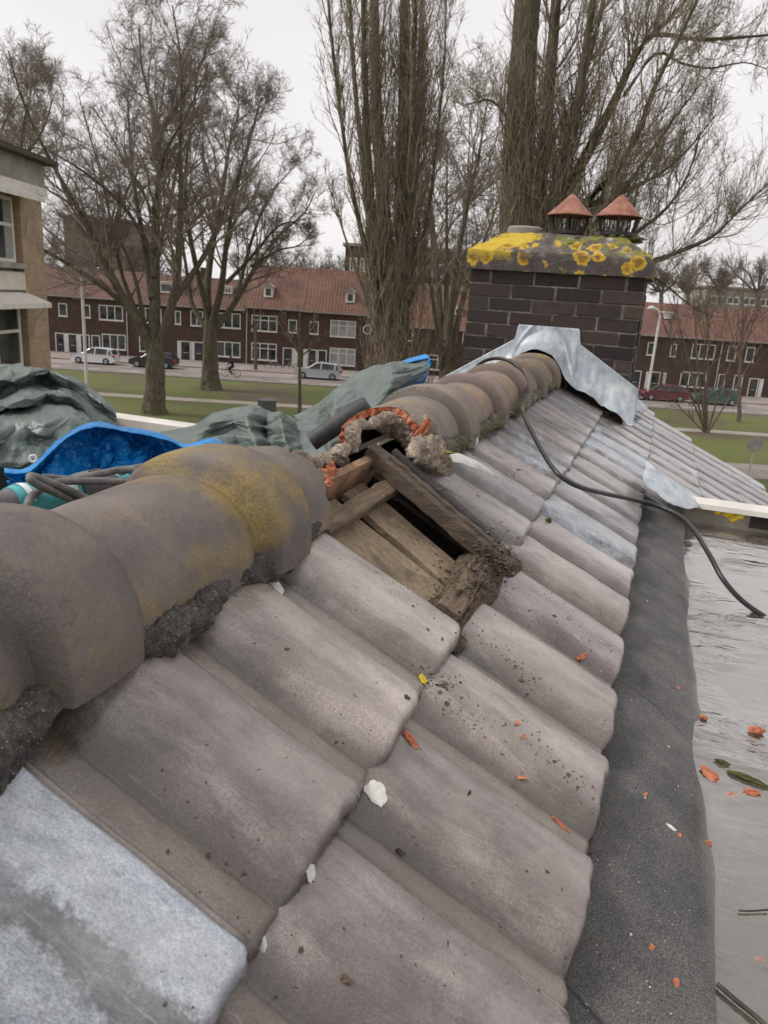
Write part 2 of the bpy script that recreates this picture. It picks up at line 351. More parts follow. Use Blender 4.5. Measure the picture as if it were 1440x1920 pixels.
def brick_mat(name, c1, c2, mort, sx=.22, sz=.065, msz=.012, ax=0, rough=.85):
    q = NT(name, rough); br = q.t.nodes.new('ShaderNodeTexBrick'); cb = q.t.nodes.new('ShaderNodeCombineXYZ'); xyz = q.sep(); q.L(xyz[ax], cb.inputs[0]); q.L(xyz[2], cb.inputs[1]); q.L(cb.outputs[0], br.inputs[0])
    br.inputs['Color1'].default_value = (*c1, 1); br.inputs['Color2'].default_value = (*c2, 1); br.inputs['Mortar'].default_value = (*mort, 1)
    br.inputs['Scale'].default_value = 1; br.inputs['Mortar Size'].default_value = msz; br.inputs['Brick Width'].default_value = sx; br.inputs['Row Height'].default_value = sz
    c = q.mix(.6, br.outputs['Color'], q.ramp(q.noise(1.1, 5, .65), [(.3, .25), (.7, .75)]), 'OVERLAY')
    q.col(c); q.bump(br.outputs['Fac'], -.3, .01); return q.m
def bark_mat(name, c1, c2, moss=(.07, .072, .03), mf=.5):
    q = NT(name, .95); n = q.noise(2.2, 6, .7, q.map((3, 3, .6))); c = q.ramp(n, [(.3, c1), (.7, c2)])
    c = q.mix(q.ramp(q.noise(.8, 4, .6), [(.45, 0), (.62, mf)]), c, moss); c = q.mix(.75, c, q.ramp(q.noise(5, 5, .75, q.map((4, 4, .5))), [(.35, .05), (.65, .9)]), 'OVERLAY'); q.col(c); q.bump(q.noise(5, 5, .75, q.map((4, 4, .5))), 1.0, .2); return q.m
def glass_mat(name, c1, c2):
    q = NT(name, .08, spec=.6); q.col(q.ramp(q.noise(.9, 3, .6), [(.35, c1), (.65, c2)])); return q.m

M = {}
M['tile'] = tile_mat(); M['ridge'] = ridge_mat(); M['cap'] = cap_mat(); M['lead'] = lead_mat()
M['mortar'] = mortar_mat('dark_mortar', 0, 1.3); M['mossmortar'] = mortar_mat('mossy_mortar', .8, 1.6); M['palemortar'] = mortar_mat('pale_mortar', .05, 4.2, (1.12, .97, .83))
M['wood_dark'] = wood_mat('weathered_batten', (.04, .028, .02), (.19, .14, .10)); M['wood_mid'] = wood_mat('old_timber', (.10, .065, .04), (.27, .19, .125), (14, 1, 14))
M['board'] = wood_mat('sheathing_board', (.30, .22, .14), (.58, .45, .31), (1, 18, 14), dirt=.55)
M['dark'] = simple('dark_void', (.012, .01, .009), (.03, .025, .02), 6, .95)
M['deck'] = simple('underlay', (.05, .04, .032), (.10, .08, .06), 8, .95)
M['orange'] = simple('raw_fired_clay', (.40, .10, .05), (.60, .235, .125), 30, .9, .8, .01, fine=160)
M['brickdust'] = simple('brick_dust_wood', (.13, .085, .052), (.36, .21, .125), 20, .9, .5, .008, fine=200)
M['dirt'] = simple('soil_crumbs', (.05, .036, .025), (.19, .14, .095), 60, 1, .9, .01, fine=240)
M['white'] = simple('lime_chip', (.55, .54, .5), (.72, .7, .66), 40, .8, .4, .004)
M['yellow'] = simple('yellow_lichen', (.55, .38, .01), (.8, .62, .06), 60, .95, .8, .005)
M['moss'] = simple('moss', (.05, .055, .015), (.16, .15, .04), 60, 1, .9, .01, fine=300)
M['twigdebris'] = simple('wet_twig', (.02, .016, .012), (.08, .065, .05), 30, .6, .5, .004)
M['brickdark'] = None
M['rust'] = simple('rusted_sheet', (.20, .075, .05), (.36, .16, .11), 18, .75, .25, .004, fine=120)
M['blackiron'] = simple('black_iron', (.012, .011, .01), (.035, .03, .028), 20, .6, .3)
M['rubber'] = simple('black_cable_rubber', (.014, .014, .014), (.028, .028, .028), 20, .38, .05)
M['greyrubber'] = simple('dusty_grey_cable', (.10, .098, .095), (.19, .185, .18), 50, .7, .3, .002, fine=300)
M['teal'] = simple('teal_plastic', (.055, .33, .36), (.10, .42, .44), 14, .4, .05)
M['greyplastic'] = simple('grey_plastic', (.09, .09, .095), (.17, .17, .17), 14, .5, .15, .003, fine=200)
M['sticker'] = simple('white_sticker', (.66, .72, .72), (.76, .8, .8), 20, .4, 0)
M['tarpgreen'] = tarp_mat('green_tarpaulin', (.08, .108, .095), (.145, .178, .162))
M['tarpblue'] = tarp_mat('blue_tarpaulin', (.004, .16, .46), (.01, .30, .72), .3)
M['membrane'] = None
M['whitetrim'] = simple('white_trim', (.58, .55, .50), (.74, .70, .64), 6, .5, .1)
M['paint'] = simple('white_paint', (.60, .58, .54), (.72, .70, .66), 2, .5, 0)
M['glass'] = glass_mat('window_glass', (.012, .014, .014), (.09, .10, .10)); M['curtain'] = glass_mat('curtained_glass', (.22, .23, .23), (.40, .40, .38))
M['hbrick'] = brick_mat('dark_red_brick', (.060, .030, .022), (.085, .042, .030), (.07, .05, .042)); M['farbrick'] = brick_mat('far_brown_brick', (.16, .105, .075), (.20, .135, .10), (.2, .16, .13)); M['hbrick2'] = brick_mat('brown_brick', (.065, .038, .028), (.09, .05, .036), (.08, .06, .05))
M['buff'] = brick_mat('buff_brick', (.27, .165, .095), (.37, .24, .15), (.36, .29, .22), .22, .065, .014, 1)
M['hroof'] = house_roof_mat('orange_roof_tiles', (.10, .052, .039), (.155, .078, .057), (.205, .106, .077))
M['hroof2'] = house_roof_mat('brown_roof_tiles', (.075, .042, .033), (.115, .06, .046), (.155, .082, .062))
M['door'] = simple('dark_door', (.02, .022, .024), (.04, .04, .042), 3, .4, 0)
M['concrete'] = simple('grey_concrete', (.24, .22, .20), (.36, .33, .30), 2.5, .85, .2)
M['cream'] = simple('cream_panel', (.56, .52, .45), (.64, .60, .53), 2, .6, .05)
M['steel'] = simple('galvanised_pole', (.42, .40, .40), (.52, .50, .49), 3, .45, 0)
M['bark'] = bark_mat('green_brown_bark', (.115, .097, .07), (.24, .20, .148), (.16, .155, .07)); M['twig'] = bark_mat('brown_twigs', (.34, .275, .23), (.50, .415, .345), (.32, .28, .2), .3)
M['pbark'] = bark_mat('poplar_bark', (.10, .083, .058), (.25, .205, .148), (.14, .13, .062)); M['ptwig'] = bark_mat('poplar_shoots', (.40, .315, .225), (.62, .51, .375), (.38, .32, .21), .3)
M['rtwig'] = bark_mat('reddish_twigs', (.19, .13, .11), (.30, .215, .185), (.17, .14, .1), .2)
M['fartwig'] = bark_mat('far_twigs', (.24, .20, .175), (.34, .29, .255), (.22, .19, .14), .2)
M['tyre'] = simple('tyre', (.012, .012, .012), (.025, .025, .025), 9, .7, 0)
M['hub'] = simple('wheel_rim', (.3, .3, .31), (.42, .42, .43), 9, .35, 0, metal=.6)
M['red'] = simple('red_lens', (.4, .02, .02), (.5, .03, .03), 9, .3, 0)
def paint(name, c): q = NT(name, .25, spec=.6); q.col(c); q.b.inputs['Coat Weight'].default_value = .5; return q.m
M['car_white'] = paint('car_white', (.72, .73, .74)); M['car_silver'] = paint('car_silver', (.50, .52, .54)); M['car_dark'] = paint('car_dark', (.03, .032, .036))
M['car_black'] = paint('car_black', (.012, .012, .014)); M['car_green'] = paint('car_green', (.06, .13, .10)); M['car_red'] = paint('car_red', (.16, .035, .045))
# ============================================================ SETTING: ground, road, pavement, path
def sheet(name, a0, a1, b0, b1, z, m, kind='structure', nz=0):
    G = [W(a0, b0, z), W(a1, b0, z), W(a1, b1, z), W(a0, b1, z)]
    o = mesh_obj(name, G, [(0, 1, 2, 3)], m); return tag(o, kind=kind)
q = NT('grass_ground', .95); n = q.noise(.11, 5, .6); f = q.noise(6, 5, .75)
c = q.mix(q.ramp(f, [(.3, 0), (.7, 1)]), (.075, .09, .018), (.15, .17, .045))
c = q.mix(q.ramp(n, [(.50, 0), (.60, .8)]), c, q.mix(f, (.07, .05, .033), (.15, .11, .08)))
q.col(c); q.bump(q.noise(9, 4, .8), .8, .05); M['grass'] = q.m
q = NT('asphalt_road', .9); q.col(q.mix(.5, q.ramp(q.noise(.4, 5, .6), [(.3, (.16, .135, .125)), (.7, (.25, .215, .20))]), q.ramp(q.noise(20, 3, .8), [(.3, .3), (.7, .7)]), 'OVERLAY')); M['road'] = q.m
q = NT('paving', .9); q.col(q.mix(.4, q.ramp(q.noise(.5, 5, .6), [(.3, (.22, .185, .165)), (.7, (.33, .285, .26))]), q.ramp(q.noise(9, 3, .8), [(.3, .3), (.7, .7)]), 'OVERLAY')); M['paving'] = q.m
q = NT('gravel_path', .95); q.col(q.mix(.4, q.ramp(q.noise(.8, 5, .6), [(.3, (.30, .26, .22)), (.7, (.44, .39, .34))]), q.ramp(q.noise(12, 3, .8), [(.3, .3), (.7, .7)]), 'OVERLAY')); M['path'] = q.m
mesh_obj('ground', [(-1500, -300, GZ), (1500, -300, GZ), (1500, 3000, GZ), (-1500, 3000, GZ)], [(0, 1, 2, 3)], M['grass'])['kind'] = 'structure'
sheet('road', -200, 200, 65.2, 70.0, GZ+.02, M['road']); 
sheet('parking_lane', -200, 200, 70.0, 73.2, GZ+.016, M['paving'])
mb = MB(); mb.v = []; 
for (b0, b1, z1, nm) in ((73.2, 79.6, .13, 'pavement'),):
    P = [W(a, b, z) for z in (GZ, GZ+z1) for a, b in ((-200, b0), (200, b0), (200, b1), (-200, b1))]
    o = mesh_obj(nm, P, [(4, 5, 6, 7), (0, 1, 5, 4)], M['paving']); tag(o, kind='structure')
P = [W(a, b, z) for z in (GZ, GZ+.12) for a, b in ((-200, 64.95), (200, 64.95), (200, 65.2), (-200, 65.2))]
tag(mesh_obj('kerb', P, [(4, 5, 6, 7), (0, 1, 5, 4), (2, 3, 7, 6)], M['concrete']), kind='structure')
mb = MB()
for i in range(60):
    a = -100+i*3.6
    P = [W(a, 67.1, GZ+.026), W(a+1.9, 67.1, GZ+.026), W(a+1.9, 67.32, GZ+.026), W(a, 67.32, GZ+.026)]; mb.add(P, [(0, 1, 2, 3)])
tag(mb.build('road_marking', M['paint']), kind='structure')
pts = np.array([W(a, 52.4+1.0*math.sin(a*.03), GZ+.012) for a in np.linspace(-90, 70, 60)])
G = np.stack([pts, pts+np.array([*(-FH[:2]*-1.5), 0])], 1); mb = MB(); mb.grid(G, True); tag(mb.build('footpath', M['path']), kind='structure')
sheet('near_pavement', -30, 60, 38.2, 42.2, GZ+.012, M['paving'])

# ============================================================ BUILDINGS ACROSS THE ROAD
def window(parent, a0, a1, z0, z1, cols=3, transom=True, pane='glass', y=0.0, name='window', fw=.09):
    f = MB(); w = a1-a0
    f.box(a0, a1, y-.07, y+.05, z0, z0+fw); f.box(a0, a1, y-.07, y+.05, z1-fw, z1)
    for k in range(cols+1):
        x = a0+(w-fw)*k/cols; f.box(x, x+fw, y-.067, y+.05, z0+fw, z1-fw)
    if transom:
        zt = z0+(z1-z0)*.66; f.box(a0+fw, a1-fw, y-.062, y+.05, zt, zt+fw*.9)
    f.box(a0-.06, a1+.06, y-.13, y+.02, z0-.07, z0-.003)
    o = f.build(name, M['paint'], parent)
    p = MB(); p.box(a0+.03, a1-.03, y-.03, y+.03, z0+.03, z1-.03); p.build('pane', M[pane], o)
    return o
def door(parent, a0, a1, z0=.14, z1=1.95):
    d = MB(); d.box(a0, a1, -.05, .06, z0, z1); o = d.build('door', M['door'], parent)
    f = MB(); f.box(a0-.10, a0-.004, -.09, .06, z0, z1+.09); f.box(a1+.004, a1+.10, -.09, .06, z0, z1+.09); f.box(a0-.004, a1+.004, -.09, .06, z1+.004, z1+.09); f.build('frame', M['paint'], o)
    g = MB(); g.box(a0+.15, a1-.15, -.065, -.04, z0+.85, z1-.25); g.build('pane', M['glass'], o)
    h = MB(); h.box(a0+.2, a1-.2, -.075, -.052, z0+.68, z0+.74); h.build('letterbox', M['steel'], o)
    return o
def house(label, a0, a1, eave, ridge, wins, doors, wall='hbrick', roof='hroof2', panels=(), dormers=(), chim=(), hip=False, b=79.5, depth=9.0, group='terraced houses across the road', extra=None):
    t = thing('terraced_house', label, 'house', tuple(W(a0, b, GZ)), YAW, group); w = a1-a0; E_, R_ = eave-GZ, ridge-GZ
    m = MB(); m.box(0, w, 0, depth, 0, E_); m.build('wall', M[wall], t)
    r = MB(); o_ = .35; hh = (R_-E_); n_ = 24
    G = np.zeros((2, 2, 3)); yc = depth/2
    r.add([(0, -o_, E_-.1), (w, -o_, E_-.1), (w, yc, R_), (0, yc, R_), (0, depth+o_, E_-.1), (w, depth+o_, E_-.1),
           (0, -o_, E_-.28), (w, -o_, E_-.28), (w, yc, R_-.2), (0, yc, R_-.2), (0, depth+o_, E_-.28), (w, depth+o_, E_-.28)],
          [(0, 1, 2, 3), (3, 2, 5, 4), (7, 6, 9, 8), (8, 9, 10, 11), (0, 6, 7, 1), (4, 5, 11, 10), (0, 3, 9, 6), (3, 4, 10, 9), (1, 7, 8, 2), (2, 8, 11, 5)])
    ro = r.build('roof', M[roof], t)
    for gx, gf in ((0, (0, 2, 1)), (w, (0, 1, 2))): MB().add([(gx, 0, E_), (gx, depth, E_), (gx, yc, R_-.2)], [gf]).build('gable', M[wall], t)
    gt = MB(); gt.box(0, w, -o_-.12, -o_-.003, E_-.24, E_-.1); gt.build('gutter', M['concrete'], t)
    for k in wins:
        window(t, k[0]-a0, k[1]-a0, k[2]-GZ, k[3]-GZ, *(k[4:]))
    for d0, d1 in doors: door(t, d0-a0, d1-a0)
    for p0, p1 in panels:
        p = MB(); p.box(p0-a0, p1-a0, -.075, .05, .14, 2.02); p.build('door_surround', M['paint'], t)
    for (d0, d1, z0, z1, gab) in dormers:
        dx0, dx1, dz0, dz1 = d0-a0, d1-a0, z0-GZ, z1-GZ; y0 = -o_+(dz0-E_+.1)/(R_-E_+.1)*(yc+o_)
        y1 = -o_+(dz1-E_+.1)/(R_-E_+.1)*(yc+o_)+.3
        m = MB(); m.box(dx0, dx1, y0-.02, y1, dz0, dz1); do = m.build('dormer', M['paint'], t)
        window(do, dx0+.12, dx1-.12, dz0+.1, dz1-.08, 1 if gab else 3, False, y=y0-.03, fw=.08)
        k = MB(); cx_ = (dx0+dx1)/2
        if gab: k.prism([(dx0-.15, dz1), (dx1+.15, dz1), (cx_, dz1+.42)], y0-.2, y1+.5)
        else: k.box(dx0-.12, dx1+.12, y0-.18, y1+.1, dz1+.003, dz1+.14)
        k.build('dormer_roof', M['paint'] if not gab else M['concrete'], do)
    for cx_, cz in chim:
        m = MB(); m.box(cx_-a0-.35, cx_-a0+.35, yc-.3, yc+.3, R_-.4, R_+cz); m.box(cx_-a0-.42, cx_-a0+.42, yc-.37, yc+.37, R_+cz+.002, R_+cz+.1)
        m.build('chimney', M[wall], ro)
    if extra: extra(t)
    return t
U0z, U1z = -4.35, -2.85; L0z, L1z = -7.3, -5.75
def pipe(x, z1):
    def f(t):
        m = MB(); m.tube([(x, -.12, 0), (x, -.12, z1)], .055, 6); m.build('downpipe', M['steel'], t)
    return f
house('brown brick terraced house with four dark front doors, behind the white hatchback', -41, -27.6, -2.05, .65,
      [(-35, -34.1, -4.25, -2.95, 1, False), (-32.5, -31.7, -4.25, -2.95, 1, False), (-30.8, -28.3, U0z, U1z, 3, False), (-30.6, -28.1, L0z, L1z, 3, False), (-39.5, -37, U0z, U1z, 3, False)],
      [(-35.4, -34.6), (-34.1, -33.3), (-32.8, -32.0), (-31.9+.3, -30.9)], panels=[(-34.48, -34.22), (-33.18, -32.92)], extra=pipe(13.1, 5.6), chim=[(-33, 1.0)])
house('brown brick terraced house with a flat white roof dormer, behind the large forked bare tree', -27.6, -15.6, -2.3, .55,
      [(-26.8, -24.3, U0z, U1z, 3, False), (-26.7, -24.2, L0z, L1z, 3, False), (-22.9, -22.3, -4.3, -2.95, 1, False), (-21.3, -20.0, U0z, U1z, 2, False), (-18.7, -16.1, U0z, U1z, 3, False), (-18.6, -16.1, L0z, L1z, 3, False)],
      [(-22.3, -21.4), (-20.9, -20.0)], panels=[(-22.7, -22.42), (-21.25, -21.02)], dormers=[(-26, -22.4, -1.3, -.25, 0), (-18.6, -17.4, -1.0, -.3, 0)], chim=[(-21, .9)])
house('dark red brick terraced house with small gabled dormer beside the grey downpipe', -15.6, -9.6, -1.95, 2.2,
      [(-14.95, -12.3, U0z-.1, U1z, 3), (-14.95, -12.3, L0z-.1, L1z+.1, 3), (-11.15, -10.25, -4.4, -3.1, 1, False)],
      [(-11.55, -10.7)], roof='hroof', panels=[(-10.58, -10.1)], dormers=[(-13.9, -12.95, -1.05, .0, 1)], extra=pipe(.15, 6), chim=[(-15.0, .5)])
house('dark red brick terraced house with round porthole window and small gabled dormer', -9.6, -1.9, -2.0, 2.2,
      [(-8.9, -8.0, -4.4, -3.1, 1, False), (-6.8, -4.15, U0z-.15, U1z, 3, True, 'curtain'), (-6.75, -4.05, L0z-.1, L1z+.1, 3, True, 'curtain')],
      [(-8.95, -8.2), (-7.9, -7.15)], roof='hroof', panels=[(-9.5, -9.1), (-8.06, -8.02)], dormers=[(-5.4, -4.45, -1.05, .0, 1)],
      extra=lambda t: (MB().tube([(6.65+.42*math.cos(a), -.06, 4.4+.42*math.sin(a)) for a in np.linspace(0, 2*math.pi, 21)], .075, 6).build('round_window', M['paint'], t)))
house('brown terraced house half hidden behind the two tall poplars, with a white skylight', -1.9, 9.5, -2.9, 1.4,
      [(1.2, 1.8, -4.5, -3.2, 1, False), (3.6, 5.6, L0z, L1z, 2), (7, 9, U0z, U1z, 3)], [(2.2, 3.0)], roof='hroof', dormers=[(5.6, 6.9, -1.6, -.9, 0)], b=80.2)
house('terraced house with red roof behind the brick chimney stack', 9.5, 24.2, -2.15, 1.0, [(11, 13.6, U0z, U1z, 3), (16, 18.6, L0z, L1z, 3), (20, 22.5, U0z, U1z, 3)], [(14.4, 15.2), (19, 19.8)], wall='hbrick2', roof='hroof')
house('brown terraced house seen between the chimney and the pale lamp post', 24.2, 33.9, -2.15, 1.0,
      [(26.1, 26.9, -4.3, -3.0, 1, False), (28.5, 29.1, -4.3, -3.0, 1, False), (30.7, 33.1, U0z, U1z, 3, False), (30.0, 32.7, L0z, L1z, 3, False)],
      [(24.9, 25.8), (26.9, 27.8)], wall='hbrick2', roof='hroof', panels=[(26.4, 26.75), (28.2, 28.5)], dormers=[(28.1, 28.8, -.6, .0, 0)], extra=pipe(9.5, 5.7))
house('brown terraced house at the right edge of the row, white door surround', 33.9, 60, -2.15, 1.0,
      [(34.4, 35.3, U0z, U1z, 1, False), (36.3, 37.2, U0z, U1z, 1, False), (33.95, 34.7, L0z, L1z, 1, False), (35.6, 36.5, L0z, L1z, 1, False), (41, 43, U0z, U1z, 3)],
      [(37.3, 38.1)], wall='hbrick2', roof='hroof', panels=[(38.3, 38.7)])
# far buildings
def block(label, px0, px1, pyt, b, m, wins=(), depth=12, roofm=None):
    p0, p1 = PB(px0, pyt, b), PB(px1, pyt, b); a0, a1 = AB(p0)[0], AB(p1)[0]; z1 = (p0[2]+p1[2])/2-GZ
    t = thing('far_building', label, 'building', tuple(W(a0, b, GZ)), YAW); k = MB(); k.box(0, a1-a0, 0, depth, 0, z1); k.build('wall', M[m], t)
    r = MB(); r.box(-.4, a1-a0+.4, -.4, depth+.4, z1+.003, z1+.4); r.build('roof', M[roofm or 'concrete'], t)
    for (u0, u1, v0, v1) in wins: window(t, (a1-a0)*u0, (a1-a0)*u1, z1-v1, z1-v0, 2, False, fw=.2)
    return t
block('brown brick building block seen through the forked tree, far left', 118, 232, 412, 125, 'farbrick', depth=14, roofm='farbrick')
block('dark red brick tower block rising behind the tiled roof, white windows', 648, 694, 462, 118, 'hbrick', [(.2, .5, 1.6, 3.6), (.62, .95, 1.6, 3.6)])
block('dark brick block behind the poplars and chimney', 745, 880, 470, 128, 'hbrick', [(.1, .3, 2, 4), (.5, .7, 2, 4)])
block('long flat roofed far apartment block at the right skyline', 1325, 1520, 545, 150, 'concrete', [(.05+.16*k, .17+.16*k, 1.4, 2.8) for k in range(6)])

# left building near the roof
t = thing('brick_flats', 'buff brick apartment building with white awnings at the left edge', 'building', tuple(W(-10.0, 12.0, GZ)), YAW)
# local x = right (+ is towards the park), y = forward; the street face is x = 0
def zpx(x, y): return PB(x, y, 22 if x > 60 else 19.5)[2]-GZ
H_ = 10.6; m = MB(); m.box(-10, 0, 8.75, 10.0, 0, 10.2); m.build('wall', M['buff'], t)
m = MB(); m.box(-10, -.32, -6, 8.747, 0, 10.2); m.build('wall', M['cream'], t)
m = MB(); m.box(-10, .10, -6, 10.06, 10.203, 10.8); m.build('fascia', M['concrete'], t)
m = MB(); m.box(-10.2, .42, -6, 10.28, 10.803, 10.93); m.build('roof', M['deck'], t)
m = MB(); m.box(-.2, .16, -6, 10.05, 10.0, 10.2-.003); m.build('cornice', M['whitetrim'], t)
for k, (z0, z1) in enumerate(((8.2, 9.8), (5.5, 7.15))):
    for j, (y0, y1) in enumerate(((6.1, 8.64), (2.9, 5.4), (-.2, 2.4))):
        f = MB(); f.box(-.26, -.14, y0, y1, z0, z0+.09); f.box(-.26, -.14, y0, y1, z1-.09, z1)
        for y in (y0, (y0+y1)/2-.04, y1-.09): f.box(-.257, -.14, y, y+.09, z0+.09, z1-.09)
        zt = z0+(z1-z0)*.55; f.box(-.252, -.145, y0+.09, y1-.09, zt, zt+.08)
        fo = f.build('window', M['paint'], t); p = MB(); p.box(-.24, -.18, y0+.03, y1-.03, z0+.03, z1-.03); p.build('pane', M['glass'], fo)
        if k == 0:
            for ya, yb in ((y0+.1, y0+.9), (y1-.45, y1-.1)): MB().box(-.178, -.172, ya, yb, z0+.1, z1-.1).build('curtain', M['curtain'], fo)
    s = MB(); s.box(-.32, .12, -3, 8.7, z0-.15, z0-.01); s.build('sill', M['concrete'], t)
    a_ = MB(); a_.add([(-.1, -3, z1+.32), (-.1, 8.9, z1+.32), (.62, 8.9, z1+.06), (.62, -3, z1+.06), (-.1, -3, z1+.2), (-.1, 8.9, z1+.2), (.62, 8.9, z1-.06), (.62, -3, z1-.06)],
                      [(0, 3, 2, 1), (4, 5, 6, 7), (3, 7, 6, 2), (2, 6, 5, 1), (0, 4, 7, 3)]); a_.build('awning', M['whitetrim'], t)
    j = MB(); j.tube([(.05, 8.95, z1-.9), (.12, 8.95, z1-.45), (.5, 8.95, z1+.02)], .02, 5); j.build('awning_arm', M['steel'], t)
pn = MB(); pn.box(-.31, -.02, -3, 8.72, 7.5, 7.97); pn.box(-.30, .02, -3, 8.74, 7.52, 7.95); pn.build('parapet_panel', M['cream'], t)

# ============================================================ VEHICLES, STREET FURNITURE
def make_car(label, paint, x, b, face=-1, kind='hatch', L=4.1, wd=1.75, ht=1.48, group='cars parked along the road'):
    t = thing('parked_car', label, 'car', tuple(W(x, b, GZ+.02)), YAW+(0 if face > 0 else math.pi), group)
    # profile along local x (front at +), built as sections across y
    rf = .86 if kind == 'estate' else .80
    top = [(-.5, .80), (-.485, 1.0), (-.44, 1.36 if kind == 'estate' else 1.22), (-.36, ht), (-.1, ht+.02), (.06, ht-.02), (.24, .98), (.44, .82), (.495, .66), (.5, .5)]
    body = [(-.5, .32), (-.5, .80), (-.485, .95), (.2, .97), (.26, .95), (.44, .82), (.495, .66), (.5, .32), (.40, .2), (-.42, .2)]
    m = MB(); n = len(body)
    V = []
    for s, ins in ((-1, .06), (-1, 0), (1, 0), (1, .06)):
        for (px, pz) in body: V.append((px*L*(1-.02*(ins > 0)), s*(wd/2-ins*.9), pz if ins == 0 else pz-(.03 if pz > .6 else -.03)))
    F = [tuple(range(n)), tuple(range(4*n-1, 3*n-1, -1))]+[(k*n+i, (k+1)*n+i, (k+1)*n+(i+1) % n, k*n+(i+1) % n) for k in range(3) for i in range(n)]
    m.add(V, F); m.build('body', M[paint], t, 35)
    cab = [(-.475, .94), (-.43, 1.30), (-.36, ht-.05), (-.1, ht), (.06, ht-.05), (.235, .96)]; nn = len(cab)
    g = MB(); V = []
    for s in (-1, 1):
        for (px, pz) in cab: V.append((px*L, s*(wd/2-.05-(pz-.94)*.30), pz))
    g.add(V, [tuple(range(nn)), tuple(range(2*nn-1, nn-1, -1))]+[(i, i+nn, i+nn+1, i+1) for i in range(nn-1)]); g.build('cabin_glass', M['glass'], t)
    r = MB(); rfp = [(-.42, ht-.14), (-.36, ht-.03), (-.1, ht+.025), (.03, ht-.01), (.075, ht-.08)]
    G = np.array([[(px*L, s*(wd/2-.02-(pz-.94)*.30), pz-.0+.012*(1-abs(s))) for s in (-1, -.5, .5, 1)] for px, pz in rfp]); r.grid(G)
    for s in (-1, 1):
        yy = s*(wd/2-.025)
        for (xa, za, xb, zb) in ((.22, .95, .05, ht-.06), (-.06, .95, -.08, ht), (-.36, .95, -.36, ht-.05), (-.475, .95, -.42, 1.30)):
            r.tube([(xa*L, s*(wd/2-.035), za), (xb*L, s*(wd/2-.03-(zb-.94)*.30), zb)], .045, 4)
    r.build('roof', M[paint], t, 40, solid=.02)
    for sx in (-.315, .315):
        for s in (-1, 1):
            w_ = MB(); w_.lathe([(.0, -.1), (.27, -.1), (.32, -.07), (.32, .07), (.27, .1), (.0, .1)], 18)
            wo = w_.build('wheel', M['tyre'], t, 40); wo.rotation_euler = (R(90), 0, 0); wo.location = (sx*L, s*(wd/2-.1), .32)
            h_ = MB(); h_.lathe([(0, -.112), (.19, -.108), (.2, -.09)], 14); h_.lathe([(0, .112), (.19, .108), (.2, .09)], 14); h_.build('rim', M['hub'], wo)
    for s in (-1, 1):
        h_ = MB(); h_.box(.455*L, .496*L, s*(wd/2-.3)-.17, s*(wd/2-.3)+.17, .62, .76); h_.build('headlight', M['curtain'], t)
        h_ = MB(); h_.box(-.506*L, -.47*L, s*(wd/2-.17)-.14, s*(wd/2-.17)+.165, .72, .92); h_.build('taillight', M['red'], t)
    return t
make_car('white hatchback parked before the four dark doors', 'car_white', -28.2, 71.4)
make_car('silver estate car parked behind the slim pollarded street tree', 'car_silver', -7.0, 70.9, kind='estate', L=4.4)
make_car('dark grey car half hidden by the trunk of the large forked tree', 'car_dark', -22.6, 71.3, L=4.3)
make_car('black car partly hidden by the buff brick building', 'car_black', -36.1, 71.2, L=4.3)
make_car('dull green car parked at the right behind the bare shrub', 'car_green', 30.4, 71.2, kind='estate', L=4.3)
make_car('dark red car seen through the middle of the bare shrub', 'car_red', 25.6, 71.4, L=4.3)
make_car('dark red car just right of the pale lamp post, beside the other red car', 'car_red', 21.0, 71.4, L=4.2)
def lamp_post(label, px, py, h=8.0, side=1, arm=1.6):
    p = PZ(px, py, GZ); t = thing('street_lamp', label, 'street lamp', tuple(p), YAW, 'street lamps')
    m = MB(); pts = [(0, 0, 0), (0, 0, 1.2), (0, 0, h*.75), (0, 0, h-.55), (side*.10, 0, h-.22), (side*.35, 0, h-.04), (side*.75, 0, h), (side*arm*.7, 0, h)]
    m.tube(pts, [.14, .125, .12, .115, .11, .10, .09, .08], 8); m.build('pole', M['paint'], t, 60)
    k = MB(); k.tube([(side*arm*.55, 0, h+.02), (side*arm*.7, 0, h+.05), (side*arm, 0, h+.03), (side*(arm+.25), 0, h-.02)], [.08, .19, .20, .08], 8); k.build('lamp_head', M['paint'], t, 60)
    return t
lamp_post('white curved street lamp standing in front of the dark brick row at left', 163, 728, 8.35, 1, 1.5)
lamp_post('pale curved street lamp standing just right of the chimney stack', 1212, 750, 8.3, -1, 1.0)
p = PZ(1403, 893, GZ); t = thing('road_sign', 'round road sign seen from behind on a grey pole, right of the roof', 'road sign', tuple(p), YAW)
MB().tube([(0, 0, 0), (0, 0, 1.95)], .045, 8).build('pole', M['steel'], t, 60)
m = MB(); m.lathe([(0, -.015), (.40, -.015), (.41, 0), (.40, .015), (0, .015)], 28); o = m.build('sign_plate', M['concrete'], t, 40); o.rotation_euler = (R(90), 0, 0); o.location = (0, -.06, 1.72)
p = PZ(500, 790, GZ); t = thing('litter_bin', 'round black slatted litter bin on the grass by the path', 'litter bin', tuple(p), YAW)
m = MB(); m.lathe([(0, .02), (.50, .02), (.50, 1.25), (0, 1.25)], 24); m.build('inner_drum', M['blackiron'], t, 40)
m = MB()
for k in range(22):
    a = 2*math.pi*k/22; cx_, sx_ = math.cos(a), math.sin(a); P = []
    for z in (.08, 1.28):
        for dr, dt in ((.525, -.055), (.525, .055), (.57, .055), (.57, -.055)): P.append((cx_*dr-sx_*dt, sx_*dr+cx_*dt, z))
    m.hexa(P)
m.build('slats', M['greyplastic'], t)
MB().lathe([(0, 1.29), (.60, 1.29), (.62, 1.33), (.60, 1.37), (.2, 1.39), (0, 1.39)], 28).build('lid', M['greyplastic'], t, 40)
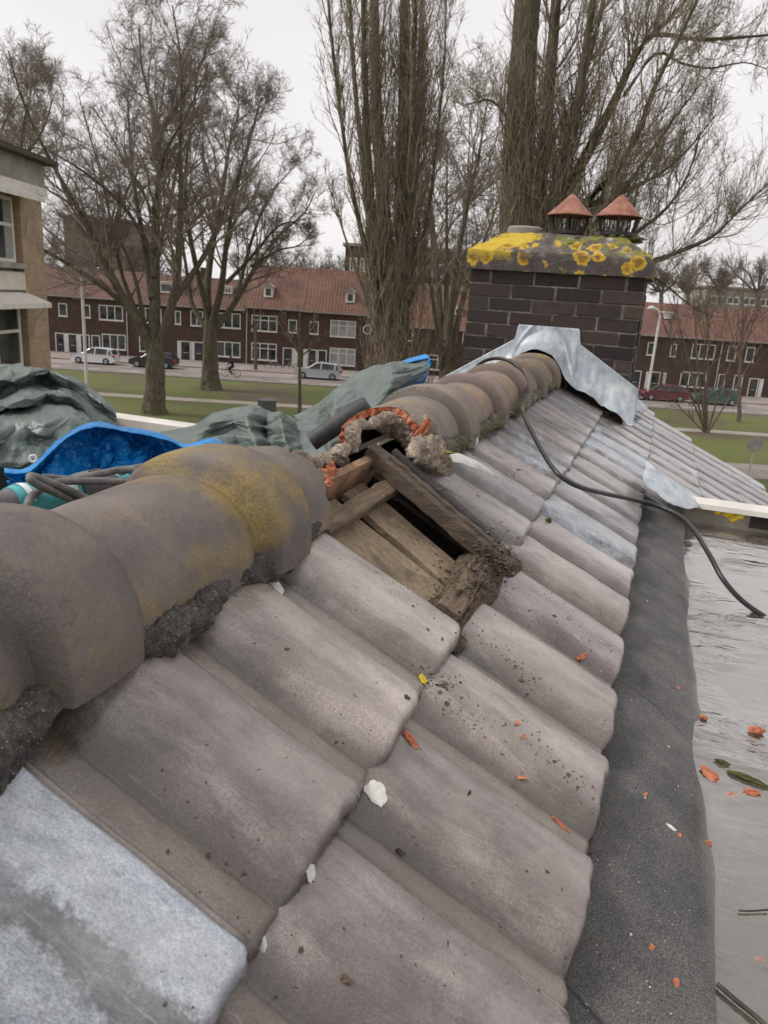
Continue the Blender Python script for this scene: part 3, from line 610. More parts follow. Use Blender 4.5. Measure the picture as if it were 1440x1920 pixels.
def bicycle(label, a, b, rz, m1='blackiron', cat='bicycle', group=None, moped=False):
    t = thing('bicycle', label, cat, tuple(W(a, b, GZ+.02)), rz, group)
    for x in (-.54, .54):
        k = MB(); k.tube([(x+.33*math.cos(q_), 0, .35+.33*math.sin(q_)) for q_ in np.linspace(0, 2*math.pi, 22)], .024, 6, False); wo = k.build('wheel', M['tyre'], t, 60)
        s_ = MB()
        for q_ in np.linspace(0, math.pi, 7)[:-1]: s_.tube([(x-.32*math.cos(q_), 0, .35-.32*math.sin(q_)), (x+.32*math.cos(q_), 0, .35+.32*math.sin(q_))], .004, 3)
        s_.build('spokes', M['steel'], wo)
    f = MB(); f.tube([(-.54, 0, .35), (-.05, 0, .3), (.38, 0, .82), (-.2, 0, .72), (-.05, 0, .3)], .025, 6); f.tube([(-.2, 0, .7), (-.54, 0, .35)], .018, 6); f.tube([(.54, 0, .35), (.38, 0, .85), (.36, 0, 1.05)], .022, 6); f.tube([(-.2, 0, .7), (-.24, 0, .93)], .018, 6)
    f.build('frame', M[m1], t, 60)
    k = MB(); k.box(-.36, -.1, -.08, .08, .93, .99); k.build('saddle', M['tyre'], t, bevel=.02)
    k = MB(); k.tube([(.25, -.28, 1.06), (.36, -.1, 1.06), (.36, .1, 1.06), (.25, .28, 1.06)], .015, 6); k.build('handlebar', M['steel'], t, 60)
    return t
pc = PZ(433, 707, GZ); ac, bc = AB(pc)
bicycle('dark bicycle being ridden along the road between the two tree trunks', ac, bc, YAW+math.pi)
bicycle('pale parked bicycle leaning near the grey downpipe', ac+2.4, 76.6, YAW+.3, 'steel', 'bicycle', 'bicycles parked by the houses')
bicycle('pale parked bicycle closest to the mossy street tree', ac+4.2, 76.8, YAW-.2, 'steel', 'bicycle', 'bicycles parked by the houses')
def skin(name, J, E_, Rd, m, parent=None, sub=1):
    me = bpy.data.meshes.new(name); me.from_pydata(J, E_, []); o = link(bpy.data.objects.new(name, me), parent)
    bm = bmesh.new(); bm.from_mesh(me); ly = bm.verts.layers.skin.verify(); bm.verts.ensure_lookup_table()
    for v, r in zip(bm.verts, Rd): v[ly].radius = (r, r)
    bm.verts[0][ly].use_root = True
    bm.to_mesh(me); bm.free(); me.materials.append(m)
    o.modifiers.new('skin', 'SKIN'); s = o.modifiers.new('sub', 'SUBSURF'); s.levels = sub; s.render_levels = sub
    return o
M['coat'] = simple('dark_coat', (.012, .012, .016), (.03, .03, .036), 6, .9, .2); M['skin'] = simple('skin', (.42, .26, .19), (.48, .31, .23), 6, .6, 0)
t = thing('person', 'person in dark coat riding a bicycle along the road', 'person', tuple(W(ac, bc, GZ+.02)), YAW+math.pi)
J = [(-.2, 0, 1.02), (-.12, 0, 1.3), (-.05, 0, 1.5), (-.02, 0, 1.62), (.02, 0, 1.74), (.03, 0, 1.84),
     (-.05, .2, 1.46), (.1, .26, 1.22), (.27, .26, 1.08), (-.05, -.2, 1.46), (.1, -.26, 1.22), (.27, -.26, 1.08),
     (-.15, .11, .98), (.2, .12, .82), (.02, .12, .42), (.12, .12, .36), (-.15, -.11, .98), (.14, -.12, .66), (-.08, -.12, .26), (.04, -.12, .2)]
E_ = [(0, 1), (1, 2), (2, 3), (3, 4), (4, 5), (2, 6), (6, 7), (7, 8), (2, 9), (9, 10), (10, 11), (0, 12), (12, 13), (13, 14), (14, 15), (0, 16), (16, 17), (17, 18), (18, 19)]
Rd = [.17, .18, .17, .06, .1, .09, .08, .06, .045, .08, .06, .045, .1, .08, .06, .05, .1, .08, .06, .05]
skin('body', J, E_, Rd, M['coat'], t)
rock('head', M['skin'], (.05, 0, 1.76), (.085, .075, .11), .05, 2, 1.5, 3, t)
rock('hair', M['coat'], (.03, 0, 1.80), (.1, .09, .10), .08, 2, 1.5, 4, t)
# ============================================================ TREES (bare, early spring)
trg = np.random.default_rng(11)
def nrm(v): return v/(np.linalg.norm(v, axis=-1, keepdims=True)+1e-12)
def tubes_np(P, Rr, sides):
    Mb, n, _ = P.shape; T = nrm(np.gradient(P, axis=1))
    ref = np.where(np.abs(T[..., 2:3]) < .8, np.array([0, 0, 1.]), np.array([1., 0, 0])); A = nrm(np.cross(T, ref)); B = np.cross(T, A)
    a = np.arange(sides)*2*math.pi/sides
    V = P[:, :, None]+Rr[:, :, None, None]*(np.cos(a)[None, None, :, None]*A[:, :, None]+np.sin(a)[None, None, :, None]*B[:, :, None])
    idx = np.arange(Mb*n*sides).reshape(Mb, n, sides); i0, i1 = idx[:, :-1], idx[:, 1:]
    Q = np.stack([i0, np.roll(i0, -1, 2), np.roll(i1, -1, 2), i1], -1).reshape(-1, 4)
    return V.reshape(-1, 3), Q
def join(parts):
    V, Q, k = [], [], 0
    for v, q in parts: V.append(v); Q.append(q+k); k += len(v)
    return np.concatenate(V), np.concatenate(Q)
def grow(S, D, L, r0, n, wig, up, taper=.35, bend=None):
    P = [S]; d = D; st = (L/(n-1))[:, None]
    for i in range(n-1):
        d = nrm(d+wig*trg.normal(size=d.shape)+np.array([0, 0, up])); P.append(P[-1]+d*st)
    P = np.stack(P, 1); return P, r0[:, None]*np.linspace(1, taper, n)[None]
def spawn(P, Rr, counts, t0, a0, a1, lr, rr, lmin=.3, minr=.006, wild=.35, t1=1.0):
    Mb, n, _ = P.shape; L = np.linalg.norm(np.diff(P, axis=1), axis=2).sum(1); T = nrm(np.gradient(P, axis=1))
    who = np.repeat(np.arange(Mb), counts); t = t0+(t1-t0)*trg.random(len(who)); u = t*(n-1); i = np.minimum(u.astype(int), n-2); f = (u-i)[:, None]
    S = P[who, i]*(1-f)+P[who, i+1]*f; Tn = T[who, i]; R_ = Rr[who, i]*(1-f[:, 0])+Rr[who, i+1]*f[:, 0]
    pr = nrm(np.cross(Tn, trg.normal(size=Tn.shape))); an = np.radians(a0+(a1-a0)*trg.random(len(who)))[:, None]
    D = nrm(np.cos(an)*Tn+np.sin(an)*pr)
    Ln = np.maximum(L[who]*lr*(1.1-.6*t)*(1-wild+2*wild*trg.random(len(who))), lmin)
    return S, D, Ln, np.maximum(R_*rr, minr)
def limb_pts(lst, b, depth=None, n=16):
    P = [PB(x, y, b) for x, y in lst]; P = catmull(np.array(P), n)
    if depth:
        s = np.concatenate([[0], np.cumsum(np.linalg.norm(np.diff(P, axis=0), axis=1))]); P = P+FH*(depth*s)[:, None]
    return P
def rough(V, n, sides, amp, f):
    return V
def tree(label, b, trunk, limbs, barkm, twigm, levels, name='bare_tree', cat='tree', group=None, wig0=.0, crown_name='crown'):
    """trunk: px polyline + radii; limbs: (px polyline, r0, r1, depth slope); levels: spawn settings"""
    P0 = [limb_pts(l[0], b, l[3]) for l in limbs]; base = PB(*trunk[0][0], b); bz = np.array([base[0], base[1], GZ])
    t = thing(name, label, cat, tuple(bz), 0, group)
    T0 = limb_pts(trunk[0], b, None, 14); T0[0, 2] = min(T0[0, 2], GZ-.05); rt = np.interp(np.linspace(0, 1, 14), np.linspace(0, 1, len(trunk[1])), trunk[1])
    T0 = catmull(T0, 60); rt = np.interp(np.linspace(0, 1, 60), np.linspace(0, 1, 14), rt); tv, tq = tubes_np(T0[None], rt[None], 40); cc = np.repeat(T0, 40, 0); dd_ = tv-cc
    tv = cc+dd_*(1+.16*fbm(np.stack([dd_[:, 0]*3.2, dd_[:, 1]*3.2, tv[:, 2]*.22], -1), 4, 5)+.06*fbm(tv*2.5, 3, 6))[:, None]
    parts = [(tv, tq)]
    LP = np.stack(P0); LR = np.stack([np.linspace(l[1]**.7, l[2]**.7, 16)**(1/.7) for l in limbs])
    LP = LP+wig0*trg.normal(size=LP.shape)*np.linspace(0, 1, 16)[None, :, None]
    parts.append(tubes_np(LP, LR, 7)); V, Q = join(parts); fast_mesh('trunk', V-bz, Q, M[barkm], t)
    P, Rr = LP, LR; parts = []
    Lr = np.linalg.norm(np.diff(LP, axis=1), axis=2).sum(1)
    for lv in levels:
        c = lv['c']; cnt = np.maximum(1, (c*np.linalg.norm(np.diff(P, axis=1), axis=2).sum(1)/(lv.get('per', 1e9)) if 'per' in lv else np.full(len(P), c))).astype(int)
        S, D, L, r = spawn(P, Rr, cnt, lv['t0'], *lv['ang'], lv['lr'], lv['rr'], lv.get('lmin', .3), lv.get('minr', .008), lv.get('wild', .35))
        if 'lmax' in lv: L = np.minimum(L, lv['lmax'])
        if 'rmax' in lv: r = np.minimum(r, lv['rmax'])
        n = lv['n']; P, Rr = grow(S, D, L, r, n, lv['wig'], lv['up'], lv.get('taper', .35)); parts.append(tubes_np(P, Rr, lv.get('sides', 3)))
        if lv.get('keep'): keepP, keepR = P, Rr
    V, Q = join(parts); fast_mesh(crown_name, V-bz, Q, M[twigm], t)
    return t
LV = lambda tw=.013, m=1.0: [dict(c=12*m, per=9, t0=.22, ang=(22, 55), lr=.36, rr=.5, n=9, wig=.13, up=.06, sides=5, rmax=.085),
    dict(c=8*m, t0=.15, ang=(25, 60), lr=.42, rr=.5, n=7, wig=.16, up=.05, sides=4, minr=.016, rmax=.05),
    dict(c=5*m, t0=.12, ang=(25, 65), lr=.48, rr=.55, n=5, wig=.2, up=.03, minr=tw, lmin=.5, rmax=.025),
    dict(c=4*m, t0=.1, ang=(25, 60), lr=.55, rr=.7, n=3, wig=.2, up=.03, minr=tw*.8, lmin=.35, rmax=.014)]
D_ = lambda: float(trg.uniform(-.55, .55))
tree('big bare tree with thick forked trunk, nearest on the grass at left', 46.2, ([(290, 780), (288, 760), (290, 720), (290, 690), (292, 640)], [.88, .68, .58, .60, .50]),
     [([(288, 670), (268, 612), (240, 560), (215, 505), (185, 430), (150, 360), (115, 285), (85, 200), (72, 130)], .36, .03, -.2), ([(262, 600), (215, 545), (160, 500), (110, 465), (80, 440), (50, 395)], .19, .025, -.5),
      ([(289, 655), (287, 560), (285, 470), (286, 380), (288, 300), (280, 220), (250, 120), (240, 30)], .40, .03, .1), ([(286, 300), (300, 230), (335, 150), (370, 60)], .17, .025, .4),
      ([(295, 655), (320, 590), (338, 520), (345, 450), (352, 350), (355, 250), (362, 150), (350, 45)], .33, .03, -.15), ([(285, 560), (262, 480), (235, 400), (210, 320), (190, 240), (170, 150), (160, 90)], .22, .03, .5),
      ([(272, 615), (240, 520), (205, 455), (170, 420), (130, 395), (90, 390)], .15, .02, .4), ([(328, 560), (370, 480), (395, 400), (420, 300), (440, 200), (450, 125)], .22, .025, .5),
      ([(284, 470), (255, 410), (225, 370), (180, 330), (130, 300), (75, 290)], .15, .02, -.4), ([(286, 400), (310, 340), (330, 290), (380, 230), (425, 160)], .13, .02, -.5), ([(287, 520), (300, 420), (312, 320), (318, 200), (310, 80)], .17, .02, .3),
      ([(258, 590), (225, 520), (200, 430), (165, 310), (130, 210), (110, 150)], .15, .02, .2)],
     'bark', 'twig', LV(.0105, 1.05), group='bare trees in the park')
tree('second bare multi-stemmed tree further back, right of the big forked tree', 58.8, ([(395, 734), (394, 715), (393, 690), (393, 640), (393, 600)], [1.0, .72, .62, .58, .45]),
     [([(393, 610), (385, 540), (392, 450), (405, 360), (415, 260), (430, 190), (425, 130)], .36, .03, .2), ([(395, 615), (420, 540), (435, 460), (455, 380), (480, 300), (510, 220)], .32, .03, -.3),
      ([(392, 625), (355, 570), (338, 500), (322, 420), (315, 330)], .26, .03, .3), ([(398, 625), (440, 560), (470, 500), (510, 440), (560, 390), (582, 340)], .28, .03, .3), ([(425, 530), (480, 480), (530, 430), (578, 420)], .17, .025, -.4),
      ([(393, 600), (375, 500), (365, 400), (375, 300), (395, 220), (400, 150)], .26, .03, -.3), ([(442, 560), (465, 440), (490, 360), (540, 290)], .18, .025, .4), ([(470, 500), (520, 470), (560, 460), (590, 430)], .12, .02, 0)],
     'bark', 'twig', LV(.013, 1.0), group='bare trees in the park')
tree('dense bare tree crowding behind the roof of the buff brick building', 52, ([(-30, 720), (-28, 600), (-25, 500)], [.5, .4, .35]),
     [([(-28, 520), (-10, 400), (10, 300), (20, 200), (25, 120)], .3, .03, .2), ([(-28, 520), (20, 420), (50, 340), (70, 260), (85, 200)], .25, .03, -.2), ([(-28, 540), (-60, 400), (-50, 250), (-20, 140)], .25, .03, .3), ([(-20, 430), (0, 330), (40, 230), (50, 150)], .2, .03, .4)],
     'bark', 'twig', LV(.012, 1.0), group='bare trees in the park')
PL = lambda tw, m: [dict(c=20*m, per=8, t0=.02, ang=(8, 26), lr=.26, rr=.32, n=9, wig=.10, up=.16, sides=4, rmax=.05, minr=.022, lmax=4.5),
    dict(c=7*m, t0=.1, ang=(14, 45), lr=.45, rr=.55, n=7, wig=.17, up=.14, minr=tw*1.2, lmin=.6, rmax=.022),
    dict(c=5*m, t0=.1, ang=(18, 60), lr=.5, rr=.7, n=5, wig=.24, up=.10, minr=tw, lmin=.4, rmax=.014)]
tree('tall many-stemmed poplar left of centre, its stems running out of the picture', 40, ([(742, 850), (742, 790), (742, 700), (745, 600)], [1.0, .8, .72, .45]),
     [([(736, 720), (735, 600), (725, 450), (712, 300), (705, 150), (700, -60)], .50, .2, .05), ([(745, 720), (750, 560), (752, 400), (757, 200), (760, -60)], .45, .22, -.05), ([(738, 700), (708, 560), (692, 420), (677, 280), (660, 120), (650, -60)], .26, .08, .1),
      ([(755, 660), (772, 450), (783, 250), (790, 80), (798, -60)], .24, .10, .1), ([(725, 620), (682, 450), (657, 330), (640, 200), (625, 60), (617, -60)], .15, .04, -.15), ([(752, 560), (800, 420), (822, 250), (838, 100), (845, -60)], .11, .03, .2),
      ([(715, 640), (672, 520), (640, 430), (615, 350)], .09, .02, .2), ([(740, 640), (765, 520), (770, 380), (772, 200), (776, 60), (775, -60)], .2, .08, -.2), ([(742, 690), (712, 500), (700, 400), (690, 250), (685, 100), (684, -60)], .2, .1, -.1)],
     'pbark', 'ptwig', PL(.0105, .9), name='poplar_tree', group='poplars behind the ridge', crown_name='crown')
# dense upright suckers round the lower poplar trunks
def suckers(t_root, px0, px1, y0, y1, b, n, m, hl, spread=.5, seed=0):
    g = np.random.default_rng(seed); S = np.array([PB(g.uniform(px0, px1), g.uniform(y0, y1), b+g.uniform(-spread, spread)) for _ in range(n)])
    D = nrm(np.stack([g.normal(0, .18, n), g.normal(0, .18, n), np.ones(n)], -1)); L = g.uniform(*hl, n); r = g.uniform(.012, .028, n)
    P, Rr = grow(S, D, L, r, 8, .12, .06, .3); p1 = tubes_np(P, Rr, 3)
    S2, D2, L2, r2 = spawn(P, Rr, np.full(n, 4), .2, 15, 45, .5, .6, .4, .009); P2, R2 = grow(S2, D2, L2, r2, 5, .2, .12); V, Q = join([p1, tubes_np(P2, R2, 3)])
    fast_mesh('suckers', V-np.array(t_root.location), Q, M[m], t_root)
suckers(bpy.data.objects['poplar_tree'], 685, 800, 120, 800, 40, 800, 'ptwig', (1.5, 4.0), 1.0, 3)
tree('dark many-stemmed bare tree between the two poplars', 60, ([(835, 800), (835, 740), (835, 700)], [.8, .7, .55]),
     [([(832, 720), (825, 560), (815, 420), (800, 300), (795, 220)], .36, .03, .2), ([(836, 710), (850, 520), (870, 400), (890, 300), (905, 200)], .34, .03, -.2), ([(840, 700), (872, 560), (907, 470), (942, 380), (965, 300)], .30, .03, .3),
      ([(830, 690), (802, 520), (782, 430), (770, 330)], .22, .03, -.4), ([(836, 650), (842, 480), (845, 350), (850, 230)], .25, .03, .4), ([(842, 690), (895, 600), (935, 520), (980, 440)], .22, .03, -.3), ([(834, 640), (858, 560), (880, 480), (885, 380)], .2, .03, .5)],
     'pbark', 'twig', LV(.014, 1.0), group='bare trees in the park')
pop2 = tree('huge poplar behind the chimney with dark trunk and limbs fanning to the right', 36, ([(962, 900), (963, 780), (965, 600), (968, 450), (974, 300), (981, 150), (992, -60)], [1.0, .85, .80, .75, .68, .6, .45]),
     [([(1000, 760), (1005, 600), (1012, 450), (1032, 250), (1047, 100), (1062, -60)], .42, .22, .1), ([(1008, 500), (1040, 380), (1070, 250), (1090, 100), (1110, -60)], .28, .12, -.1),
      ([(1012, 520), (1060, 380), (1110, 280), (1170, 170), (1220, 70), (1290, 0), (1330, -50)], .32, .07, .15), ([(1018, 530), (1080, 400), (1140, 330), (1180, 260), (1200, 190), (1250, 80), (1300, -40)], .22, .05, -.2),
      ([(1070, 395), (1150, 370), (1190, 350), (1250, 320), (1310, 270), (1370, 200)], .13, .03, .2), ([(1150, 195), (1200, 85), (1240, 70), (1290, 80), (1360, 80), (1440, 75), (1500, 60)], .13, .03, -.1),
      ([(1170, 180), (1235, 95), (1290, 110), (1350, 115), (1420, 100), (1470, 110)], .08, .02, .2), ([(1000, 640), (1120, 530), (1230, 485), (1310, 450), (1350, 410), (1410, 350)], .17, .03, -.15),
      ([(1000, 600), (1110, 500), (1200, 440), (1280, 380), (1330, 310), (1365, 220)], .16, .03, .25), ([(1005, 560), (1090, 440), (1160, 350), (1210, 270), (1265, 190)], .16, .03, -.3), ([(1010, 600), (1120, 540), (1215, 520), (1245, 530), (1300, 572), (1345, 595)], .11, .02, .05),
      ([(965, 330), (950, 235), (935, 210), (915, 195), (890, 200), (870, 205)], .09, .02, -.2), ([(1020, 430), (1055, 300), (1085, 200), (1130, 60), (1160, -50)], .2, .08, .2), ([(1000, 620), (1060, 480), (1120, 420), (1180, 390), (1230, 330)], .14, .03, .4), ([(990, 640), (1060, 560), (1130, 480), (1190, 400), (1220, 300)], .13, .03, .1)],
     'pbark', 'ptwig', [dict(c=24, per=8, t0=.05, ang=(25, 75), lr=.34, rr=.30, n=12, wig=.13, up=.17, sides=4, rmax=.04, minr=.018, lmax=5.5),
      dict(c=9, t0=.05, ang=(18, 50), lr=.48, rr=.55, n=8, wig=.16, up=.16, minr=.011, lmin=.7, rmax=.018), dict(c=5, t0=.1, ang=(20, 65), lr=.5, rr=.7, n=5, wig=.26, up=.08, minr=.0085, lmin=.4, rmax=.012)], name='poplar_tree', group='poplars behind the ridge')
suckers(pop2, 935, 1035, 200, 900, 36, 900, 'ptwig', (1.2, 3.5), 1.0, 5)
# slim street trees, shrubs
def small_tree(label, px, py, top, b, r, limbs, m1, m2, name='street_tree', m=1.0, tw=.011, group=None):
    return tree(label, b, ([(px, py), (px, (py+top)/2), (px, top)], [r*1.3, r, r*.8]), limbs, m1, m2,
        [dict(c=7*m, t0=.15, ang=(20, 50), lr=.4, rr=.5, n=7, wig=.15, up=.12, minr=.014, sides=4), dict(c=6*m, t0=.1, ang=(20, 55), lr=.5, rr=.6, n=5, wig=.2, up=.08, minr=tw, lmin=.4)], name=name, group=group)
small_tree('slim pollarded street tree standing in front of the silver car', 562, 768, 655, 50, .10, [([(562, 665), (540, 630), (520, 600)], .09, .02, .1), ([(562, 660), (580, 620), (592, 580)], .09, .02, -.1), ([(562, 660), (560, 610), (556, 575)], .08, .02, .3), ([(562, 670), (600, 640), (615, 625)], .06, .015, -.3), ([(562, 660), (535, 615), (532, 580)], .06, .015, .3)], 'bark', 'ptwig', m=.8)
small_tree('thin mossy street tree by the parked pale bicycles', 479, 702, 620, 74.2, .15, [([(479, 640), (476, 590), (474, 560)], .1, .02, .1), ([(479, 630), (488, 590), (495, 565)], .08, .02, -.1), ([(479, 630), (466, 590), (460, 570)], .08, .02, -.1)], 'bark', 'twig', m=.7)
small_tree('reddish bare shrub with many stems on the grass right of the chimney', 1325, 815, 800, 53, .2, [([(1322, 812), (1300, 700), (1280, 600), (1270, 540)], .09, .02, .1), ([(1326, 812), (1350, 720), (1380, 640), (1400, 590)], .08, .02, -.1), ([(1325, 812), (1318, 690), (1320, 580), (1318, 510)], .10, .02, .2), ([(1324, 814), (1280, 720), (1245, 640), (1225, 600)], .07, .02, -.2),
      ([(1326, 814), (1380, 740), (1430, 670), (1460, 630)], .07, .02, .2), ([(1323, 812), (1310, 720), (1300, 640), (1310, 570)], .07, .02, -.3), ([(1325, 814), (1340, 700), (1352, 620), (1345, 540)], .08, .02, .3), ([(1324, 814), (1265, 750), (1235, 700)], .05, .015, .1)], 'rtwig', 'rtwig', name='bare_shrub', m=1.5, tw=.012)
small_tree('slender bare sapling standing right of the shrub near the road', 1386, 785, 690, 60, .13, [([(1386, 720), (1396, 620), (1402, 540), (1412, 470)], .12, .02, .1), ([(1390, 660), (1415, 580), (1435, 520)], .08, .02, -.2), ([(1388, 680), (1372, 600), (1366, 540)], .07, .02, .2)], 'rtwig', 'rtwig', name='bare_sapling', m=1.3, tw=.013)
# trees beyond the houses
for k, (px, top, b, wd_) in enumerate([(480, 478, 120, 45), (530, 470, 125, 50), (585, 480, 118, 45), (625, 488, 122, 35), (1240, 505, 118, 55), (1290, 482, 122, 60), (1350, 492, 116, 55), (1420, 478, 120, 60), (880, 470, 125, 60), (185, 440, 132, 60), (1180, 500, 120, 50), (270, 455, 128, 60), (90, 440, 120, 50)]):
    h_ = 620
    tree(f'{["bare grey-brown", "hazy brown bare", "reddish bare"][k % 3]} tree beyond the row houses, ' + ['left of the gabled house roof', 'above the gabled house roof', 'over the orange roof left of the brick tower', 'just left of the brick tower', 'above the roof right of the chimney', 'tallest above the roof right of the chimney', 'before the far flat-roofed block', 'at the right edge of the photo', 'between poplar and chimney', 'beside the far brown block', 'directly behind the chimney', 'behind the big forked tree', 'beside the buff brick building'][k], b,
         ([(px, h_), (px, 560), (px, 545)], [.4, .3, .25]), [([(px+random.uniform(-4, 4), 550), (px+s*wd_*.5+random.uniform(-6, 6), (550+top)/2), (px+s*wd_*.9, top+random.uniform(0, 25))], .2, .04, D_()) for s in (-1, -.5, 0, .5, 1)],
         'fartwig', 'fartwig', [dict(c=12, t0=.0, ang=(25, 70), lr=.5, rr=.5, n=6, wig=.15, up=.08, minr=.04), dict(c=7, t0=.1, ang=(20, 60), lr=.5, rr=.6, n=4, wig=.2, up=.05, minr=.028, lmin=.8), dict(c=4, t0=.1, ang=(20, 60), lr=.5, rr=.7, n=3, wig=.2, up=.05, minr=.02, lmin=.6)], name='far_tree', group='trees beyond the houses')
# ============================================================ THE NEAR ROOF
PITCH_Y = .206; EXP = .2633; TILT = R(24.4); TLEN = .33; TT = .005
APX, APZ = -.545, -.335                                        # ridge tile axis
q = NT('roofing_felt', .85); g = q.noise(620, 3, .85); n = q.noise(5, 5, .65); x_, y_, z_ = q.sep()
c = q.mix(q.ramp(n, [(.35, 0), (.66, 1)]), (.085, .087, .086), (.215, .203, .196)); c = q.mix(.75, c, q.ramp(g, [(.40, .0), (.62, 1.0)]), 'OVERLAY'); c = q.mix(q.ramp(g, [(.58, 0), (.68, .55)]), c, (.30, .29, .28))
for y0_, k_ in ((1.32, .6), (2.12, .7), (.62, .5)):               # creases across the felt strip
    ln = q.math('ABSOLUTE', q.math('SUBTRACT', q.math('ADD', y_, q.math('MULTIPLY', q.math('SUBTRACT', q.noise(14, 3, .6), .5), .05)), q.math('MULTIPLY_ADD', x_, -k_, y0_)))
    c = q.mix(q.ramp(ln, [(.0, .85), (.0035, 0)]), c, (.03, .028, .026))
fl = q.math('MULTIPLY', q.ramp(q.vor(70), [(.06, 1), (.12, 0)]), q.ramp(q.noise(26, 2, .5), [(.60, 0), (.64, 1)])); c = q.mix(q.math('MULTIPLY', fl, .6), c, (.35, .32, .29))
silt = q.ramp(q.math('ADD', x_, q.math('MULTIPLY', q.noise(9, 4, .6), .03)), [(.165, 0), (.185, 1)])
pal = q.ramp(q.noise(6, 6, .65, q.map((1.6, .7, 1))), [(.3, (.19, .165, .135)), (.55, (.27, .24, .20)), (.75, (.40, .365, .32))])
c = q.mix(silt, c, q.mix(.3, pal, q.ramp(q.noise(220, 3, .8), [(.3, .2), (.7, .8)]), 'OVERLAY')); q.col(c); q.rgh(q.ramp(q.noise(8, 4, .6), [(.3, .55), (.7, .95)]))
p = q.bump(g, .9, .004); q.bump(q.noise(12, 4, .6), .3, .012, p); M['membrane'] = q.m
# flat roof sheet with upturned strip along the tiles
YR1 = 2.75
ys = np.linspace(-1.2, YR1, 160); prof = [(-.10, -.645), (.02, -.648), (.06, -.655), (.10, -.668), (.13, -.682), (.150, -.694), (.165, -.704), (.19, -.712), (.26, -.718), (.6, -.722), (2.6, -.73)]
xs = catmull(prof, 60); G = np.zeros((160, 60, 3))
G[..., 0] = xs[None, :, 0]; G[..., 1] = ys[:, None]; G[..., 2] = xs[None, :, 1]
wob = fbm(np.stack([G[..., 1]*2.2, G[..., 0]*2, np.zeros_like(G[..., 0])], -1), 3, 5)
G[..., 0] += .008*wob*np.exp(-((G[..., 0]-.14)/.08)**2); G[..., 2] += .004*fbm(np.stack([G[..., 1]*5, G[..., 0]*6, np.zeros_like(G[..., 0])], -1), 3, 8)
for yy in (.35, 1.33, 2.05):                                   # lapped seams across the strip
    G[..., 2] += .004/(1+np.exp(-(G[..., 1]-yy-.25*(.15-G[..., 0]))*300))-.004*(1/(1+np.exp(-(G[..., 1]-yy-.12-.25*(.15-G[..., 0]))*30)))
mb = MB(); mb.grid(G, True); tag(mb.build('flat_roof', M['membrane'], smooth=180), kind='structure')
# water standing on it
wm = bpy.data.materials.new('standing_water'); wm.use_nodes = True; wt = wm.node_tree; wt.nodes.clear()
wo_ = wt.nodes.new('ShaderNodeOutputMaterial'); gl_ = wt.nodes.new('ShaderNodeBsdfGlossy'); gl_.inputs['Roughness'].default_value = .03; tr_ = wt.nodes.new('ShaderNodeBsdfTransparent'); tr_.inputs[0].default_value = (.90, .885, .85, 1)
fr_ = wt.nodes.new('ShaderNodeLayerWeight'); fr_.inputs[0].default_value = .5; pw_ = wt.nodes.new('ShaderNodeMath'); pw_.operation = 'POWER'; pw_.inputs[1].default_value = 1.4; ad_ = wt.nodes.new('ShaderNodeMath'); ad_.operation = 'MULTIPLY_ADD'; ad_.inputs[1].default_value = .93; ad_.inputs[2].default_value = .03; mxs = wt.nodes.new('ShaderNodeMixShader')
tcw = wt.nodes.new('ShaderNodeTexCoord'); mw = wt.nodes.new('ShaderNodeMapping'); mw.inputs['Scale'].default_value = (1.0, 2.2, 1); mw.inputs['Rotation'].default_value = (0, 0, R(18)); n1 = wt.nodes.new('ShaderNodeTexNoise'); n1.inputs['Scale'].default_value = 9; n1.inputs['Detail'].default_value = 4; n1.inputs['Distortion'].default_value = .5
n2_ = wt.nodes.new('ShaderNodeTexNoise'); n2_.inputs['Scale'].default_value = 2.2; n3_ = wt.nodes.new('ShaderNodeMath'); n3_.operation = 'MULTIPLY'; n4_ = wt.nodes.new('ShaderNodeMapRange'); n4_.inputs[1].default_value = .42; n4_.inputs[2].default_value = .6; n4_.inputs[3].default_value = .15; bw = wt.nodes.new('ShaderNodeBump'); bw.inputs['Strength'].default_value = .4; bw.inputs['Distance'].default_value = .05
for a_, b_ in ((tcw.outputs['Object'], mw.inputs[0]), (mw.outputs[0], n1.inputs['Vector']), (tcw.outputs['Object'], n2_.inputs['Vector']), (n2_.outputs['Fac'], n4_.inputs[0]), (n1.outputs['Fac'], n3_.inputs[0]), (n4_.outputs[0], n3_.inputs[1]), (n3_.outputs[0], bw.inputs['Height']), (bw.outputs[0], gl_.inputs['Normal']), (bw.outputs[0], fr_.inputs['Normal']), (fr_.outputs['Facing'], pw_.inputs[0]), (pw_.outputs[0], ad_.inputs[0]), (ad_.outputs[0], mxs.inputs[0]), (tr_.outputs[0], mxs.inputs[1]), (gl_.outputs[0], mxs.inputs[2]), (mxs.outputs[0], wo_.inputs[0])): wt.links.new(a_, b_)
tag(mesh_obj('water', [(.12, -1.2, -.70), (2.6, -1.2, -.70), (2.6, YR1-.002, -.70), (.12, YR1-.002, -.70)], [(0, 1, 2, 3)], wm), kind='structure')

